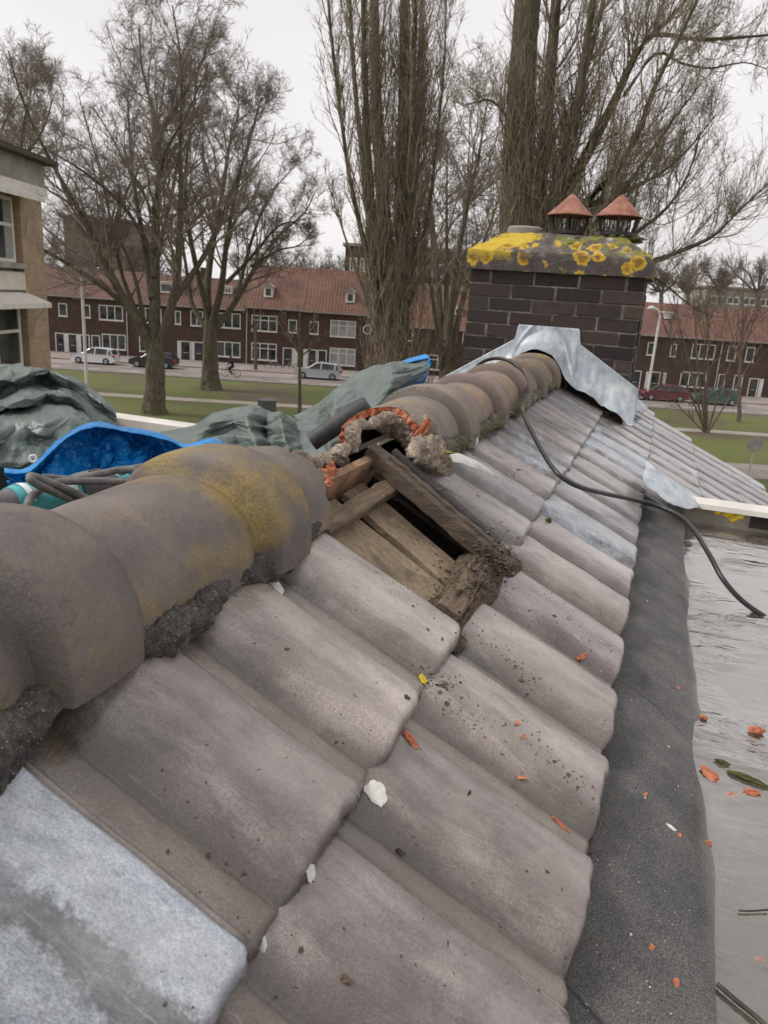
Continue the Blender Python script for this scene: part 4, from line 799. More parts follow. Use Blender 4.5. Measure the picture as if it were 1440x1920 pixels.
# the block that carries the roofs
t = thing('roof_block', 'the building under the tiled ridge and flat roofs', 'building', (0, 0, GZ))
t['label'] = 'flat roofed building that carries the tiled ridge, standing water and tarpaulins'
m = MB(); m.box(-3.0, 2.6, -1.2, YR1+.03, 0, 7.2); m.box(-1.6, 1.1, YR1+.033, 4.98, 0, 6.9); m.build('wall', M['buff'], t)
up = MB(); up.box(.10, 2.6, YR1, YR1+.03, 7.25, 7.365); up.build('upstand', M['membrane'], t)
m = MB(); m.add([(.165, YR1-.014, 7.372), (2.6, YR1-.014, 7.372), (2.6, YR1+.032, 7.384), (.165, YR1+.032, 7.384), (.165, YR1-.017, 7.356), (2.6, YR1-.017, 7.356)], [(0, 1, 2, 3), (4, 5, 1, 0)]); m.build('roof_edge_trim', M['whitetrim'], t, solid=.004)
m = MB(); m.box(.372, .52, YR1-.006, YR1-.0005, 7.312, 7.352); m.build('scupper', M['dark'], t)
for k, (px, py, s) in enumerate(((1345, 960, .012), (1365, 962, .019), (1385, 968, .017), (1375, 974, .013), (1392, 960, .012), (1335, 955, .007))):
    P = PY(px, py, YR1-.002); rock('lichen', M['yellow'], (P[0], P[1], P[2]-GZ), (s, .004, s*.75), .5, 2, 2.2, k, t)
# left flat roof with parapet
xl = MB(); xl.add([(-2.98, -1.2, -.74), (-1.2, -1.2, -.74), (-1.2, 3.4, -.74), (-2.98, 3.4, -.74)], [(0, 1, 2, 3)]); tag(xl.build('left_flat_roof', M['deck']), kind='structure')
A_, B_ = PZ(150, 774, -.60), PZ(420, 812, -.60); dv = (B_-A_)/np.linalg.norm(B_-A_); A_, B_ = A_-dv*1.2, B_+dv*1.2; nv = np.array([dv[1], -dv[0], 0])
if nv[1] > 0: nv = -nv
t = tag(mesh_obj('parapet_board', [tuple(v) for z in (-.64, -.60) for v in (np.array([*A_[:2], z]), np.array([*B_[:2], z]), np.array([*(B_-nv*.11)[:2], z]), np.array([*(A_-nv*.11)[:2], z]))], [(4, 5, 6, 7), (0, 1, 5, 4), (1, 2, 6, 5), (2, 3, 7, 6), (3, 0, 4, 7)], M['whitetrim']), 'pale wooden board on the roof edge between the green tarpaulins', 'board')
# roof decking under the tiles
def deck(name, quads, m, kind='structure'):
    mb = MB()
    for Q in quads: mb.add(Q, [(0, 1, 2, 3)])
    return tag(mb.build(name, m, solid=.01), kind=kind)
def RQ(Y0, Y1, t0, t1, n): return [RP(Y0, t0, n), RP(Y1, t0, n), RP(Y1, t1, n), RP(Y0, t1, n)]
HY0, HY1 = .98, 1.43
deck('roof_deck', [RQ(-1.2, HY0-.005, -.24, .39, -.075), RQ(HY1, YR1-.003, -.24, .39, -.075), RQ(HY0-.005, HY1, -.24, -.02, -.075), RQ(YR1, 4.95, -.72, .39, -.075)], M['deck'])
lx = lambda t, n, Y: (2*APX-RP(Y, t, n)[0], Y, RP(Y, t, n)[2])
deck('left_roof_deck', [[lx(-.42, -.02, -1.2), lx(.385, -.02, -1.2), lx(.385, -.02, 4.95), lx(-.42, -.02, 4.95)]], M['deck'])

# ---- roof tiles
def tile_profile(v, flat=False):
    v = np.asarray(v)
    s = np.clip((v-.275)/.16, 0, 1); s = s*s*(3-2*s)
    pan = .0115-.0085*np.clip(v/.25, 0, 1)**.8
    lip = .0048*np.exp(-((v-.030)/.016)**2)-.0022*np.exp(-((v-.075)/.016)**2)
    hump = s*(.0145+.0085*np.sin(np.clip((v-.32)/.66, 0, 1)*math.pi*.60))
    dr = np.clip((v-.962)/.038, 0, 1); hump = hump-.0075*dr**2.2
    return pan+lip+hump-.0038*np.exp(-((v-.275)/.022)**2)
def make_tile(seed, length=TLEN, head=True):
    nv, nu = 46, 30; v = np.concatenate([np.linspace(0, .1, 10), np.linspace(.12, .90, 26), np.linspace(.91, 1.0, 10)])
    u = np.linspace(0, length-.012, nu)                         # u = 0 at the head
    h = tile_profile(v); G = []
    for k in range(nu):
        f = 1.0
        if head: f = np.clip(u[k]/.075, 0, 1); f = .25+.75*(f*f*(3-2*f))
        G.append([(u[k], v_*PITCH_Y, hh*f) for v_, hh in zip(v, h)])
    r = .008
    for a in (20, 42, 62, 80, 90):
        a = R(a); G.append([(length-.012+r*math.sin(a)-.006*max(0, (v_-.90)/.10)**2*1.0, v_*PITCH_Y, hh-r*(1-math.cos(a))) for v_, hh in zip(v, h)])
    G.append([(length-.006*max(0, (v_-.90)/.10)**2, v_*PITCH_Y, hh-r-TT) for v_, hh in zip(v, h)])
    G.append([(length-.03, v_*PITCH_Y, hh-r-TT-.001) for v_, hh in zip(v, h)])
    G = np.array(G); n = fbm(np.stack([G[..., 0]*14, G[..., 1]*14, np.full(G.shape[:2], seed*5.1)], -1), 3, seed)
    n2 = fbm(np.stack([G[..., 0]*55, G[..., 1]*60, np.full(G.shape[:2], seed*3.3)], -1), 2, seed+4)
    G[..., 2] += .0016*n+.0004*n2; G[-7:, :, 0] += .0020*n[-7:]+.0022*n2[-7:]
    G[..., 0] -= length                                         # origin: lower end
    # far flank closing strip
    mb = MB(); mb.grid(G, True)
    S = np.stack([G[:, -1], G[:, -1]-np.array([0, .001, .02])], 1); mb.grid(S, True)
    S = np.stack([G[:, 0]-np.array([0, -.001, .014]), G[:, 0]], 1); mb.grid(S, True)
    me = bpy.data.meshes.new('roof_tile'); me.from_pydata(mb.v, [], mb.f); me.polygons.foreach_set('use_smooth', np.ones(len(me.polygons), bool))
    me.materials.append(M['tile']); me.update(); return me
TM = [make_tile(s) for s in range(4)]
ORD = ['', 'second', 'third', 'fourth', 'fifth', 'sixth', 'seventh', 'eighth', 'ninth', 'tenth', 'eleventh', 'twelfth', 'thirteenth', 'fourteenth', 'fifteenth', 'sixteenth', 'seventeenth', 'eighteenth', 'nineteenth', 'twentieth', 'twenty-first', 'twenty-second', 'twenty-third', 'twenty-fourth', 'twenty-fifth', 'twenty-sixth', 'twenty-seventh', 'twenty-eighth']
PAL = [((.185, .155, .143), 'grey-brown'), ((.205, .175, .172), 'mauve-grey'), ((.245, .218, .207), 'pale grey'), ((.16, .14, .13), 'dark grey-brown'), ((.225, .186, .16), 'sandy brown')]
def crest_off():                                                # the measured line is the hump's lower corner
    return .024
def place_tile(row, k, Yb, label, color, alpha, jitter=True):
    e = P1+np.array([SX, SZ])*EXP*(row-1); off = crest_off()
    o = bpy.data.objects.new('roof_tile', TM[(k*3+row) % 4]); link(o)
    tx, tz = math.cos(TILT), -math.sin(TILT)
    lift = (.0015*random.uniform(-1, 1)) if jitter else 0
    o.location = (e[0]-off*math.sin(TILT), Yb-PITCH_Y*.985, e[1]-off*math.cos(TILT)+lift)
    o.rotation_euler = (random.uniform(-.008, .008) if jitter else 0, TILT+random.uniform(-.008, .008), random.uniform(-.006, .006) if jitter else 0)
    o.color = (*color, alpha); tag(o, label, 'roof tile', 'clay roof tiles on the right-hand slope'); return o
COOL = [((.150, .150, .160), 'dark blue-grey'), ((.20, .185, .185), 'mauve-grey'), ((.205, .21, .222), 'blue-grey'), ((.235, .215, .215), 'pale mauve'), ((.175, .178, .188), 'slate-grey')]
ROWN = {1: 'upper row', 2: 'second row', 3: 'third row', 4: 'fourth row', 5: 'lowest row'}
def tile_color(k, row):
    c, nm = PAL[(k*7+row*3+k*k) % 5]; j = random.uniform(.9, 1.1); return tuple(x*j for x in c), nm
SPEC = {(1, 0): ((.20, .21, .225), 1.0, 'big blue-white glazed tile at the lower left corner of the photo, dark stain down its middle'),
        (1, 1): ((.15, .132, .126), 0.0, 'large grey-brown tile beside the blue-white glazed one, lichen spots at its lower corner'),
        (1, 2): ((.265, .24, .22), 0.0, 'pale brown upper tile with white lime chip at its head under the ridge'),
        (1, 3): ((.33, .305, .283), 0.0, 'pale upper tile right at the near edge of the open hole, yellow lichen at its foot')}
for k in range(-4, 23):
    Yb = .385+PITCH_Y*k+PITCH_Y*0
    kk = k-0
    if 1.01 < Yb < 1.42: continue
    if 3.78 < Yb < 4.42: continue
    if Yb > 4.99: continue
    i = k
    col_, nm = tile_color(k, 1); al = 0.0
    if Yb > 1.42: col_, nm = COOL[k % 5]
    if (1, k) in SPEC: col_, al, lab = SPEC[(1, k)]
    elif k < 0: lab = 'blue-grey upper row tile below the photo edge'; al = .6
    elif k >= 6 and Yb < 3.8:
        n_ = k-6; al = (.35, .0, .3, .55, .45, .0, .25, .2, .35, .1, .0, .0)[n_ % 12]
        lab = f'{nm} upper row tile, ' + (['first past the dark batten of the hole', ][0] if n_ == 0 else f'{ORD[n_]} from the hole towards the chimney')
    else: lab = f'{nm} upper row tile behind the chimney, ' + ('nearest to it' if Yb < 4.6 else 'next to the far verge' if Yb > 4.8 else 'middle one')
    place_tile(1, k, Yb, lab, col_, al)
for row in (2, 3, 4, 5):
    n_ = 0
    for k in range(-5, 24):
        Yb = .54+PITCH_Y*k-(.0 if row == 2 else .03*(row-2))
        if Yb > 4.99: continue
        if row > 2 and Yb < YR1+.1: continue
        if row == 2 and Yb < .2-.206: continue
        col_, nm = tile_color(k+1, row); al = 0.0
        if row == 2 and k >= 6: col_, nm = COOL[(k*2+1) % 5]
        if row > 2: col_, nm = COOL[(k+row*2) % 5]
        if row == 2:
            al = {4: .0, 5: .0, 6: 0.0, 7: .8, 8: .3, 9: 0, 10: .0, 11: .45, 12: .75, 13: .8, 14: .5, 18: 1.1}.get(k, 0.0)
            if k == 0: col_, nm = (.135, .117, .113), 'dark purple-brown'
            if k == 1: col_, nm = (.155, .134, .126), 'grey-brown'
            if k in (2, 3, 5): col_, nm = (.235, .212, .195), 'pale grey-brown'
            if k == 7: nm = 'blue-white glazed'
            if k == 18: col_ = (.5, .48, .45); nm = 'whitish'
            lab = f'{nm} second row tile, ' + ('at the bottom of the photo' if n_ == 0 else f'{ORD[n_]} up from the bottom edge of the photo')
            if k == 0: lab = 'wide mauve-grey second row tile at the bottom edge of the photo'
        else:
            al = (.0, .2, .0, .5)[(k+row) % 4]
            lab = f'{nm} {ROWN[row]} tile beyond the flat roof, ' + ('next to the white trim' if n_ == 0 else f'{ORD[n_]} from the white trim')
        n_ += 1
        place_tile(row, k, Yb, lab, col_, al)

# ---- ridge tiles
def ridge_mesh(name, length=.47, r0=.094, r1=.097, collar=.10, broken0=0.0, broken1=0.0, seed=0, a_lo=-8, a_hi=188, step=.0):
    na, ny = 56, 70; ang = np.linspace(R(a_lo), R(a_hi), na); yv = np.linspace(0, length, ny)
    th = .015; G = np.zeros((ny, na, 3)); I = np.zeros((ny, na, 3))
    for i, y in enumerate(yv):
        f = y/length; r = r0+(r1-r0)*f
        if collar:
            s = np.clip((y-(length-collar-.016))/.016, 0, 1); s = s*s*(3-2*s); e = np.clip((length-y)/.005, 0, 1)
            r = r+.0175*s*(1+.2*np.sin(np.clip((y-(length-collar-.02))/collar, 0, 1)*math.pi))-.003*(1-e)**2*s-.0055*np.exp(-((y-(length-collar-.020))/.012)**2)
        for (A, rr) in ((G, r), (I, r-th)):
            ca, sa = np.cos(ang), np.sin(ang); A[i, :, 0] = rr*np.sign(ca)*np.abs(ca)**.9*1.12; A[i, :, 2] = rr*np.sign(sa)*np.abs(sa)**.92*1.04; A[i, :, 1] = y
    nz = fbm(np.stack([G[..., 0]*16, G[..., 1]*16, G[..., 2]*16+seed*7], -1), 3, seed)
    for A in (G, I):
        A[..., 0] += .0015*nz*np.cos(ang); A[..., 2] += .0015*nz
    jag = lambda sd: fbm(np.stack([ang*2.2, ang*0+sd, ang*0], -1), 4, sd)
    if broken0:
        J = broken0*(jag(seed+3)+.35*fbm(np.stack([ang*9, ang*0, ang*0+seed], -1), 3, seed)); w = np.clip(1-yv/(length*.5), 0, 1)[:, None]
        for A in (G, I): A[..., 1] += J[None]*w
        I[..., 1] += broken0*.25*fbm(np.stack([ang*14, ang*0+2, ang*0], -1), 2, seed+8)[None]*w
    if broken1:
        J = broken1*(jag(seed+5)+.35*fbm(np.stack([ang*9, ang*0, ang*0+seed], -1), 3, seed+1)); w = np.clip((yv-length*.4)/(length*.6), 0, 1)[:, None]
        for A in (G, I): A[..., 1] += J[None]*w
    mb = MB(); mb.grid(G, False); mb.grid(I, True)
    for k in (0, -1): mb.grid(np.stack([G[:, k], I[:, k]], 1), k == 0)
    ends = (np.stack([G[0], I[0]], 1), np.stack([G[-1], I[-1]], 1))
    return mb, ends
def ridge_tile(label, Y0, length, color, alpha, b0=0, b1=0, seed=0, dz=0, dx=0, collar=.10, edge0='ridge', edge1='ridge', **kw):
    mb, ends = ridge_mesh('ridge_tile', length, collar=collar, broken0=b0, broken1=b1, seed=seed, **kw)
    for e, ed in zip(ends, (edge0, edge1)):
        if ed == 'ridge': mb.grid(e, ed == edge1 and e is ends[0])
    o = mb.build('ridge_tile', M['ridge'], smooth=40, loc=(APX+dx, Y0, APZ+dz))
    gy = np.array(mb.v)[:, 1]; gv = (np.exp(-((gy-(length-collar-.014))/.011)**2)+.8*np.exp(-((gy-length)/.006)**2)+.35*np.exp(-((gy-(length-collar-.05))/.04)**2))*(1 if collar else 0)  # darker bands at the groove before the collar and at its end
    at = o.data.attributes.new('collar_dark', 'FLOAT', 'POINT'); at.data.foreach_set('value', gv.astype(np.float32)); o.color = (*color, alpha); tag(o, label, 'ridge tile', 'half-round tiles along the ridge')
    o.rotation_euler = (random.uniform(-.006, .006), random.uniform(-.02, .02), random.uniform(-.008, .008))
    for e, ed in zip(ends, (edge0, edge1)):
        if ed != 'ridge':
            E2 = np.repeat(e, 1, 1); nseg = 6; n_ = e.shape[0]
            G = np.array([[e[i, 0]*(1-j/nseg)+e[i, 1]*(j/nseg) for j in range(nseg+1)] for i in range(n_)])
            G[..., 1] -= .005*fbm(G*120, 3, seed+2)+.004; k = MB(); k.grid(G); k.build('broken_edge', M[ed], o)
    return o
gry = (.115, .105, .10); brn = (.20, .172, .155)
ridge_tile('ridge tile at the left edge, nearest of all, grey with a rounded collar', .075, .465, (.13, .12, .113), .30, seed=1)
ridge_tile('large mustard-lichened ridge tile between the grinder and the blue tarpaulin', .455, .455, (.135, .125, .12), .72, seed=12)
ridge_tile('broken ridge tile stub with jagged end at the near side of the hole', .83, .175, (.15, .138, .13), .62, b1=.022, seed=3, collar=0, r0=.095, r1=.096)
fy = [1.475, 1.885, 2.295, 2.71, 3.125]
for k in range(5):
    y0 = fy[k]+(.07 if k == 0 else -.05)
    ridge_tile(['broken ridge tile showing raw orange clay at the far side of the hole', 'brown ridge tile second from the hole, black cable lying over its collar', 'brown ridge tile third from the hole, yellow lichen streak on its flank', 'brown ridge tile fourth from the hole, yellow lichen streak', 'last ridge tile, tucked under the lead saddle of the chimney'][k],
               y0, fy[k]+.44-y0, tuple(x*random.uniform(.88, 1.05) for x in brn), (.28, .35, .22, .55, .5)[k], b0=.022 if k == 0 else 0, seed=20+k, edge0='orange' if k == 0 else 'ridge', dz=random.uniform(-.003, .003))
ridge_tile('ridge tile on the far side of the chimney stack', 4.4, .5, brn, .2, seed=31)

q_ = [(.1035*1.12*math.cos(a), .0, .1035*1.04*math.sin(a)) for a in np.linspace(R(-2), R(100), 60)]
V_ = np.array(q_)+np.array([APX, .543, APZ]); mb = MB(); mb.tube(V_, .0035*(1+.5*fbm(V_*60, 3, 2)), 8); V_ = np.array(mb.v); V_ = V_+.0018*np.stack([fbm(V_*180, 3, 1), fbm(V_*180, 3, 2), fbm(V_*180, 3, 3)], -1)
tag(mesh_obj('joint_mortar', V_, mb.f, M['palemortar'], None, 180), 'thin pale mortar line round the end of the nearest ridge tile', 'mortar')
# ---- mortar bedding
def bed(name, m, P, rads, label, seed, cat='mortar', group='mortar under the ridge tiles'):
    P = catmull(P, 150); rr = np.interp(np.linspace(0, 1, 150), np.linspace(0, 1, len(rads)), rads); mb = MB(); mb.tube(P, rr, 44)
    V = np.array(mb.v); c = P[np.minimum(np.arange(len(V))//44, 149)]; d = V-c
    V = c+d*(1+.30*fbm(V*24, 4, seed)+.20*fbm(V*75, 3, seed+3)+.12*fbm(V*260, 2, seed+5))[:, None]
    return tag(mesh_obj(name, V, mb.f, m, None, 180), label, cat, group)
def mp_(Y, t, n): return RP(Y, t, n)
bed('mortar_lump', M['mortar'], [mp_(.19, .270, -.010), mp_(.25, .254, -.014), mp_(.33, .250, -.014), mp_(.40, .258, -.010), mp_(.46, .268, -.004)], [.012, .026, .028, .022, .010], 'long dark mortar lump under the nearest ridge tile, grey grit in it', 3)
bed('mortar_lump', M['mortar'], [mp_(.52, .272, -.008), mp_(.56, .262, -.014), mp_(.62, .256, -.014), mp_(.68, .262, -.008), mp_(.72, .272, -.002)], [.010, .021, .024, .019, .010], 'dark mortar lump hanging under the mustard-lichened ridge tile', 4)
bed('mortar_lump', M['mortar'], [mp_(.74, .274, -.008), mp_(.80, .266, -.014), mp_(.86, .264, -.014), mp_(.92, .268, -.010), mp_(.98, .276, -.004)], [.010, .021, .022, .018, .012], 'dark mortar lump under the collar nearest to the hole', 5)
bed('mortar_bed', M['mossmortar'], [mp_(1.56+.2*k, .262+.004*math.sin(k*1.9), .0+.004*math.cos(k*2.3)) for k in range(11)], [.026, .024, .018, .024, .016, .022, .017, .021, .017, .015, .012], 'mossy mortar bed running under the far ridge tiles to the chimney', 6)
bed('mortar_fill', M['palemortar'], [(APX+.095, 1.545, APZ-.02), (APX+.07, 1.565, APZ+.035), (APX+.02, 1.59, APZ+.055), (APX-.04, 1.59, APZ+.05)], [.030, .042, .036, .022], 'crumbling grey mortar filling the broken mouth of the far ridge tile', 8)
bed('mortar_fill', M['palemortar'], [mp_(1.44, .285, .03), mp_(1.475, .262, .028), mp_(1.50, .235, .02), mp_(1.515, .205, .012)], [.026, .032, .026, .012], 'pale mortar wedge with moss at the foot of the broken ridge tile', 9)
P = (APX+.085, 1.525, APZ+.045); t = rock('clay_shard', M['orange'], P, (.013, .010, .042), .45, 3, 2.2, 11, rot=(.3, .5, 0), flat=True); tag(t, 'orange clay splinter hanging in the broken mouth of the ridge tile', 'clay shard', 'broken bits of orange clay')
# ---- timbers in the hole
def bar(name, m, Y0, Y1, t0, t1, n0, n1, label, cat, group=None, skew=0, seed=0, sub=14, amp=.0025):
    nu = sub; G = []
    ax_long = (abs(Y1-Y0) < abs(t1-t0))
    for i in range(nu+1):
        f = i/nu
        if ax_long:
            tt = t0+(t1-t0)*f; ring = [(Y0, n0), (Y0, n1), (Y1, n1), (Y1, n0)]; G.append([RP(y+skew*f, tt, n) for y, n in ring])
        else:
            yy = Y0+(Y1-Y0)*f; ring = [(t0, n0), (t0, n1), (t1, n1), (t1, n0)]; G.append([RP(yy, tt+skew*f, n) for tt, n in ring])
    G = np.array(G); mid = []
    for i in range(nu+1):                                       # round the edges: 12 points round each section
        r = G[i]; q_ = []
        for k in range(4):
            a, b = r[k], r[(k+1) % 4]; q_ += [a*.9+b*.1, a*.5+b*.5, a*.1+b*.9]
        mid.append(q_)
    Gm = np.array(mid); Gm = Gm+amp*np.stack([fbm(Gm*45, 3, seed), fbm(Gm*45+9, 3, seed+1), fbm(Gm*45+19, 3, seed+2)], -1)
    Gc = np.concatenate([Gm, Gm[:, :1]], 1); mb = MB(); mb.grid(Gc); V = len(mb.v); n_ = Gc.shape[1]
    mb.add(list(Gm[0]), [tuple(range(12))]); mb.add(list(Gm[-1]), [tuple(range(11, -1, -1))])
    o = mb.build(name, m, smooth=35)
    # move the origin to the piece's centre with local axes kept world aligned
    c = Vector(np.array(mb.v).mean(0)); o.data.transform(Matrix.Translation(-c)); o.location = c
    return tag(o, label, cat, group)
bar('roof_batten', M['wood_dark'], 1.268, 1.312, -.005, .345, -.014, .020, 'dark weathered batten running down the slope at the far edge of the hole', 'timber', 'timbers in the open hole', skew=.055, seed=3, sub=60, amp=.0016)
bar('roof_batten', M['wood_dark'], 1.285, 1.299, .02, .30, .0185, .025, 'splintered strip lying along the dark batten', 'timber', 'timbers in the open hole', skew=.05, seed=4, sub=60, amp=.0022)
bar('tile_batten', M['wood_mid'], 1.00, 1.345, .252, .284, -.036, -.012, 'pale brown cross batten at the head of the hole', 'timber', 'timbers in the open hole', seed=5, sub=30, amp=.002)
bar('ridge_board', M['brickdust'], .98, 1.40, .322, .340, -.085, .004, 'brown ridge board stained with orange brick dust', 'timber', 'timbers in the open hole', seed=6, sub=30, amp=.001)
bar('sheathing_board', M['board'], .97, 1.183, -.03, .32, -.070, -.055, 'wide tan sheathing board nearest to the pale tile', 'timber', 'sheathing boards inside the hole', skew=.02, seed=7, amp=.001)
bar('sheathing_board', M['board'], 1.1885, 1.288, -.03, .32, -.069, -.054, 'wide tan sheathing board in the middle of the hole', 'timber', 'sheathing boards inside the hole', skew=.05, seed=8, amp=.001)
bar('sheathing_board', M['board'], 1.304, 1.330, -.03, .34, -.092, -.076, 'narrow tan rafter edge in the dark gap', 'timber', 'sheathing boards inside the hole', skew=.05, seed=9, amp=.001)
bar('bottom_batten', M['wood_mid'], 1.03, 1.40, .018, .056, -.04, -.004, 'rotten cross batten under the dirt at the foot of the hole', 'timber', 'timbers in the open hole', seed=10, amp=.004)
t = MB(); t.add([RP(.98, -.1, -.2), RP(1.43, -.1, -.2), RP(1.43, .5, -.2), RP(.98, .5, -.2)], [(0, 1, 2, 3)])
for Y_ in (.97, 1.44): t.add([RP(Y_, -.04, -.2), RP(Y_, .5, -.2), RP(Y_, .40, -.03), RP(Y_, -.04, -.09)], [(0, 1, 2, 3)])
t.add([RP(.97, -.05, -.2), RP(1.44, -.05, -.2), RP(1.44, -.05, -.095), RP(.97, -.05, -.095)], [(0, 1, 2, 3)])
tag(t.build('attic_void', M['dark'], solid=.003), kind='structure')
bar('tile_edge', M['blackiron'], 1.355, 1.378, .035, .32, -.03, .010, 'thin black cut edge of tile beside the dark batten', 'tile edge', skew=.06, seed=12, amp=.0008)
# dirt heap on the lower batten
def heap(name, m, Yc, tc_, sy, st, h, seed, label, kind=None, n=60, cat='dirt heap', base=-.03):
    u, v = np.meshgrid(np.linspace(-1, 1, n), np.linspace(-1, 1, n), indexing='ij'); G = np.zeros((n, n, 3)); e = np.maximum(0, 1-(u*u+v*v))**.6
    P = np.stack([u*3, v*3, np.full_like(u, seed)], -1); hh = h*e*(1+.35*fbm(P*1.3, 3, seed)+.12*fbm(P*6, 3, seed+2))
    for i in range(n):
        for j in range(n): G[i, j] = RP(Yc+u[i, j]*sy*(1+.15*math.sin(v[i, j]*5+seed)), tc_+v[i, j]*st*(1+.2*math.sin(u[i, j]*4)), base+hh[i, j])
    mb = MB(); mb.grid(G); o = mb.build(name, m, smooth=180); return tag(o, label, cat, None, kind)
heap('dirt_heap', M['dirt'], 1.19, .030, .185, .042, .030, 5, 'dark soil and rotten wood heaped on the lower edge of the hole')
heap('dirt_heap', M['dirt'], 1.35, -.006, .06, .03, .026, 6, 'smaller crumbly soil pile at the foot of the dark batten')
# broken mortar and clay pieces on the ridge board
def pxs(pts): return [PX(x, y, X) for x, y, X in pts]
bed('mortar_lump', M['palemortar'], pxs([(556, 858, -.525), (590, 868, -.525), (622, 862, -.528), (645, 846, -.532), (668, 826, -.54)]), [.010, .015, .013, .014, .012], 'long pale mortar arm lying along the open ridge beside the broken stub', 51, 'debris', 'broken mortar in the open ridge')
bed('mortar_lump', M['palemortar'], pxs([(664, 848, -.52), (662, 822, -.525), (666, 802, -.53), (682, 795, -.54)]), [.011, .013, .012, .008], 'upright pale mortar finger beside the dark roll', 52, 'debris', 'broken mortar in the open ridge')
bed('mortar_crust', M['palemortar'], pxs([(684, 800, -.55), (705, 792, -.55), (728, 783, -.545), (752, 786, -.53)]), [.008, .014, .013, .010], 'pale mortar crust below the orange broken rim', 53, 'debris', 'broken mortar in the open ridge')
for k, (px, py, X, s, mt, lab) in enumerate([(603, 892, -.49, (.022, .012, .012), 'orange', 'orange crumbled clay beside the ridge stub'), (612, 905, -.475, (.014, .010, .008), 'orange', 'pinkish clay crumbs at the corner of the hole'), (632, 866, -.515, (.030, .014, .012), 'dirt', 'red-brown soil in the ridge gap'), (622, 880, -.50, (.010, .007, .012), 'orange', 'upright orange clay splinter beside the soil in the ridge gap')]):
    o = rock('mortar_piece' if mt != 'orange' else 'clay_crumbs', M[mt], tuple(PX(px, py, X)), (s[1], s[0], s[2]), .4, 4, 1.5, 40+k, rot=(random.uniform(-.3, .3), 0, random.uniform(-.3, .3)), fine=.15); tag(o, lab, 'debris')
# ============================================================ CHIMNEY
q = NT('dark_chimney_brick', .85); ge = q.t.nodes.new('ShaderNodeNewGeometry')
c = q.ramp(ge.outputs['Random Per Island'], [(0, (.022, .016, .015)), (.4, (.040, .028, .025)), (.8, (.055, .038, .033)), (1, (.08, .052, .044))]); c = q.mix(.6, c, q.ramp(q.noise(45, 5, .7), [(.3, .25), (.7, .75)]), 'OVERLAY')
x_, y_, z_ = q.sep(); c = q.mix(q.ramp(q.noise(9, 5, .65), [(.60, 0), (.72, .45)]), c, (.10, .095, .045)); q.col(c); q.bump(q.noise(120, 4, .7), .4, .004); M['brickdark'] = q.m
M['joint'] = simple('pale_joint_mortar', (.13, .11, .10), (.30, .27, .25), 30, .95, .5, .004, fine=150)
CXL, CXR, CYF, CYB, CZ = -.940, -.120, 3.75, 4.34, -.62
t = thing('chimney_stack', 'dark brick chimney stack with lichened concrete cap and two rusty cowls', 'chimney', ((CXL+CXR)/2, CYF, CZ)); hw = (CXR-CXL)/2; dp = CYB-CYF
core = MB(); core.box(-hw+.006, hw-.006, .006, dp-.006, 0, .145-CZ); core.build('joints', M['joint'], t)
bk = MB(); zt = .143-CZ; nrow = 12; ch = .0625
def brick(x0, x1, y0, y1, z0, z1):
    j = lambda: random.uniform(-.0035, .0035); b_ = .0025
    lo = [(x0+b_, y0+b_), (x1-b_, y0+b_), (x1-b_, y1-b_), (x0+b_, y1-b_)]; hi = [(x0, y0), (x1, y0), (x1, y1), (x0, y1)]; dx, dy = j(), j()
    rings = [(lo, z0), (hi, z0+b_), (hi, z1-b_), (lo, z1)]
    bk.add([(p[0]+dx, p[1]+dy, z+j()*.5) for r_, z in rings for p in r_], [(3, 2, 1, 0), (12, 13, 14, 15)]+[(4*k+i, 4*k+(i+1) % 4, 4*k+4+(i+1) % 4, 4*k+4+i) for k in range(3) for i in range(4)])
for r in range(nrow):
    z1 = zt-r*ch; z0 = z1-ch+.007
    x = -hw+(.0 if r % 2 else -.105)
    while x < hw:
        xa, xb = max(x, -hw), min(x+.205, hw)
        if xb-xa > .03: brick(xa+.003, xb-.003, 0, .1, z0, z1); brick(xa+.004, xb-.004, dp-.1, dp, z0, z1)
        x += .212
    for s in (-1, 1):
        y = .105+(.0 if r % 2 else .05)
        xs_ = (hw-.1, hw) if s > 0 else (-hw, -hw+.1)
        while y < dp-.12:
            brick(*xs_, y, min(y+.205, dp-.106), z0, z1); y += .212
bk.build('bricks', M['brickdark'], t)
# cap: slab with weathered top
n_ = 60; cw, cd = hw+.022, dp/2+.022
def ring(zz, ins, rr_=.0): return [(-cw+ins, -cd+ins, zz), (cw-ins, -cd+ins, zz), (cw-ins, cd-ins, zz), (-cw+ins, cd-ins, zz)]
cp = MB(); zb = .147
def face(a, b, c_, d, nu, nv):
    a, b, c_, d = map(np.array, (a, b, c_, d)); u = np.linspace(0, 1, nu)[:, None, None]; v = np.linspace(0, 1, nv)[None, :, None]
    return (a*(1-u)+b*u)*(1-v)+(d*(1-u)+c_*u)*v
L0, L1, L2 = ring(0, 0), ring(.082, .0), ring(.182, .15)
P_ = []
for i in range(4):
    j = (i+1) % 4; P_ += [face(L0[i], L0[j], L1[j], L1[i], 40, 9), face(L1[i], L1[j], L2[j], L2[i], 40, 22)]
P_.append(face(L2[0], L2[1], L2[2], L2[3], 40, 24)); P_.append(face(L0[1], L0[0], L0[3], L0[2], 6, 6))
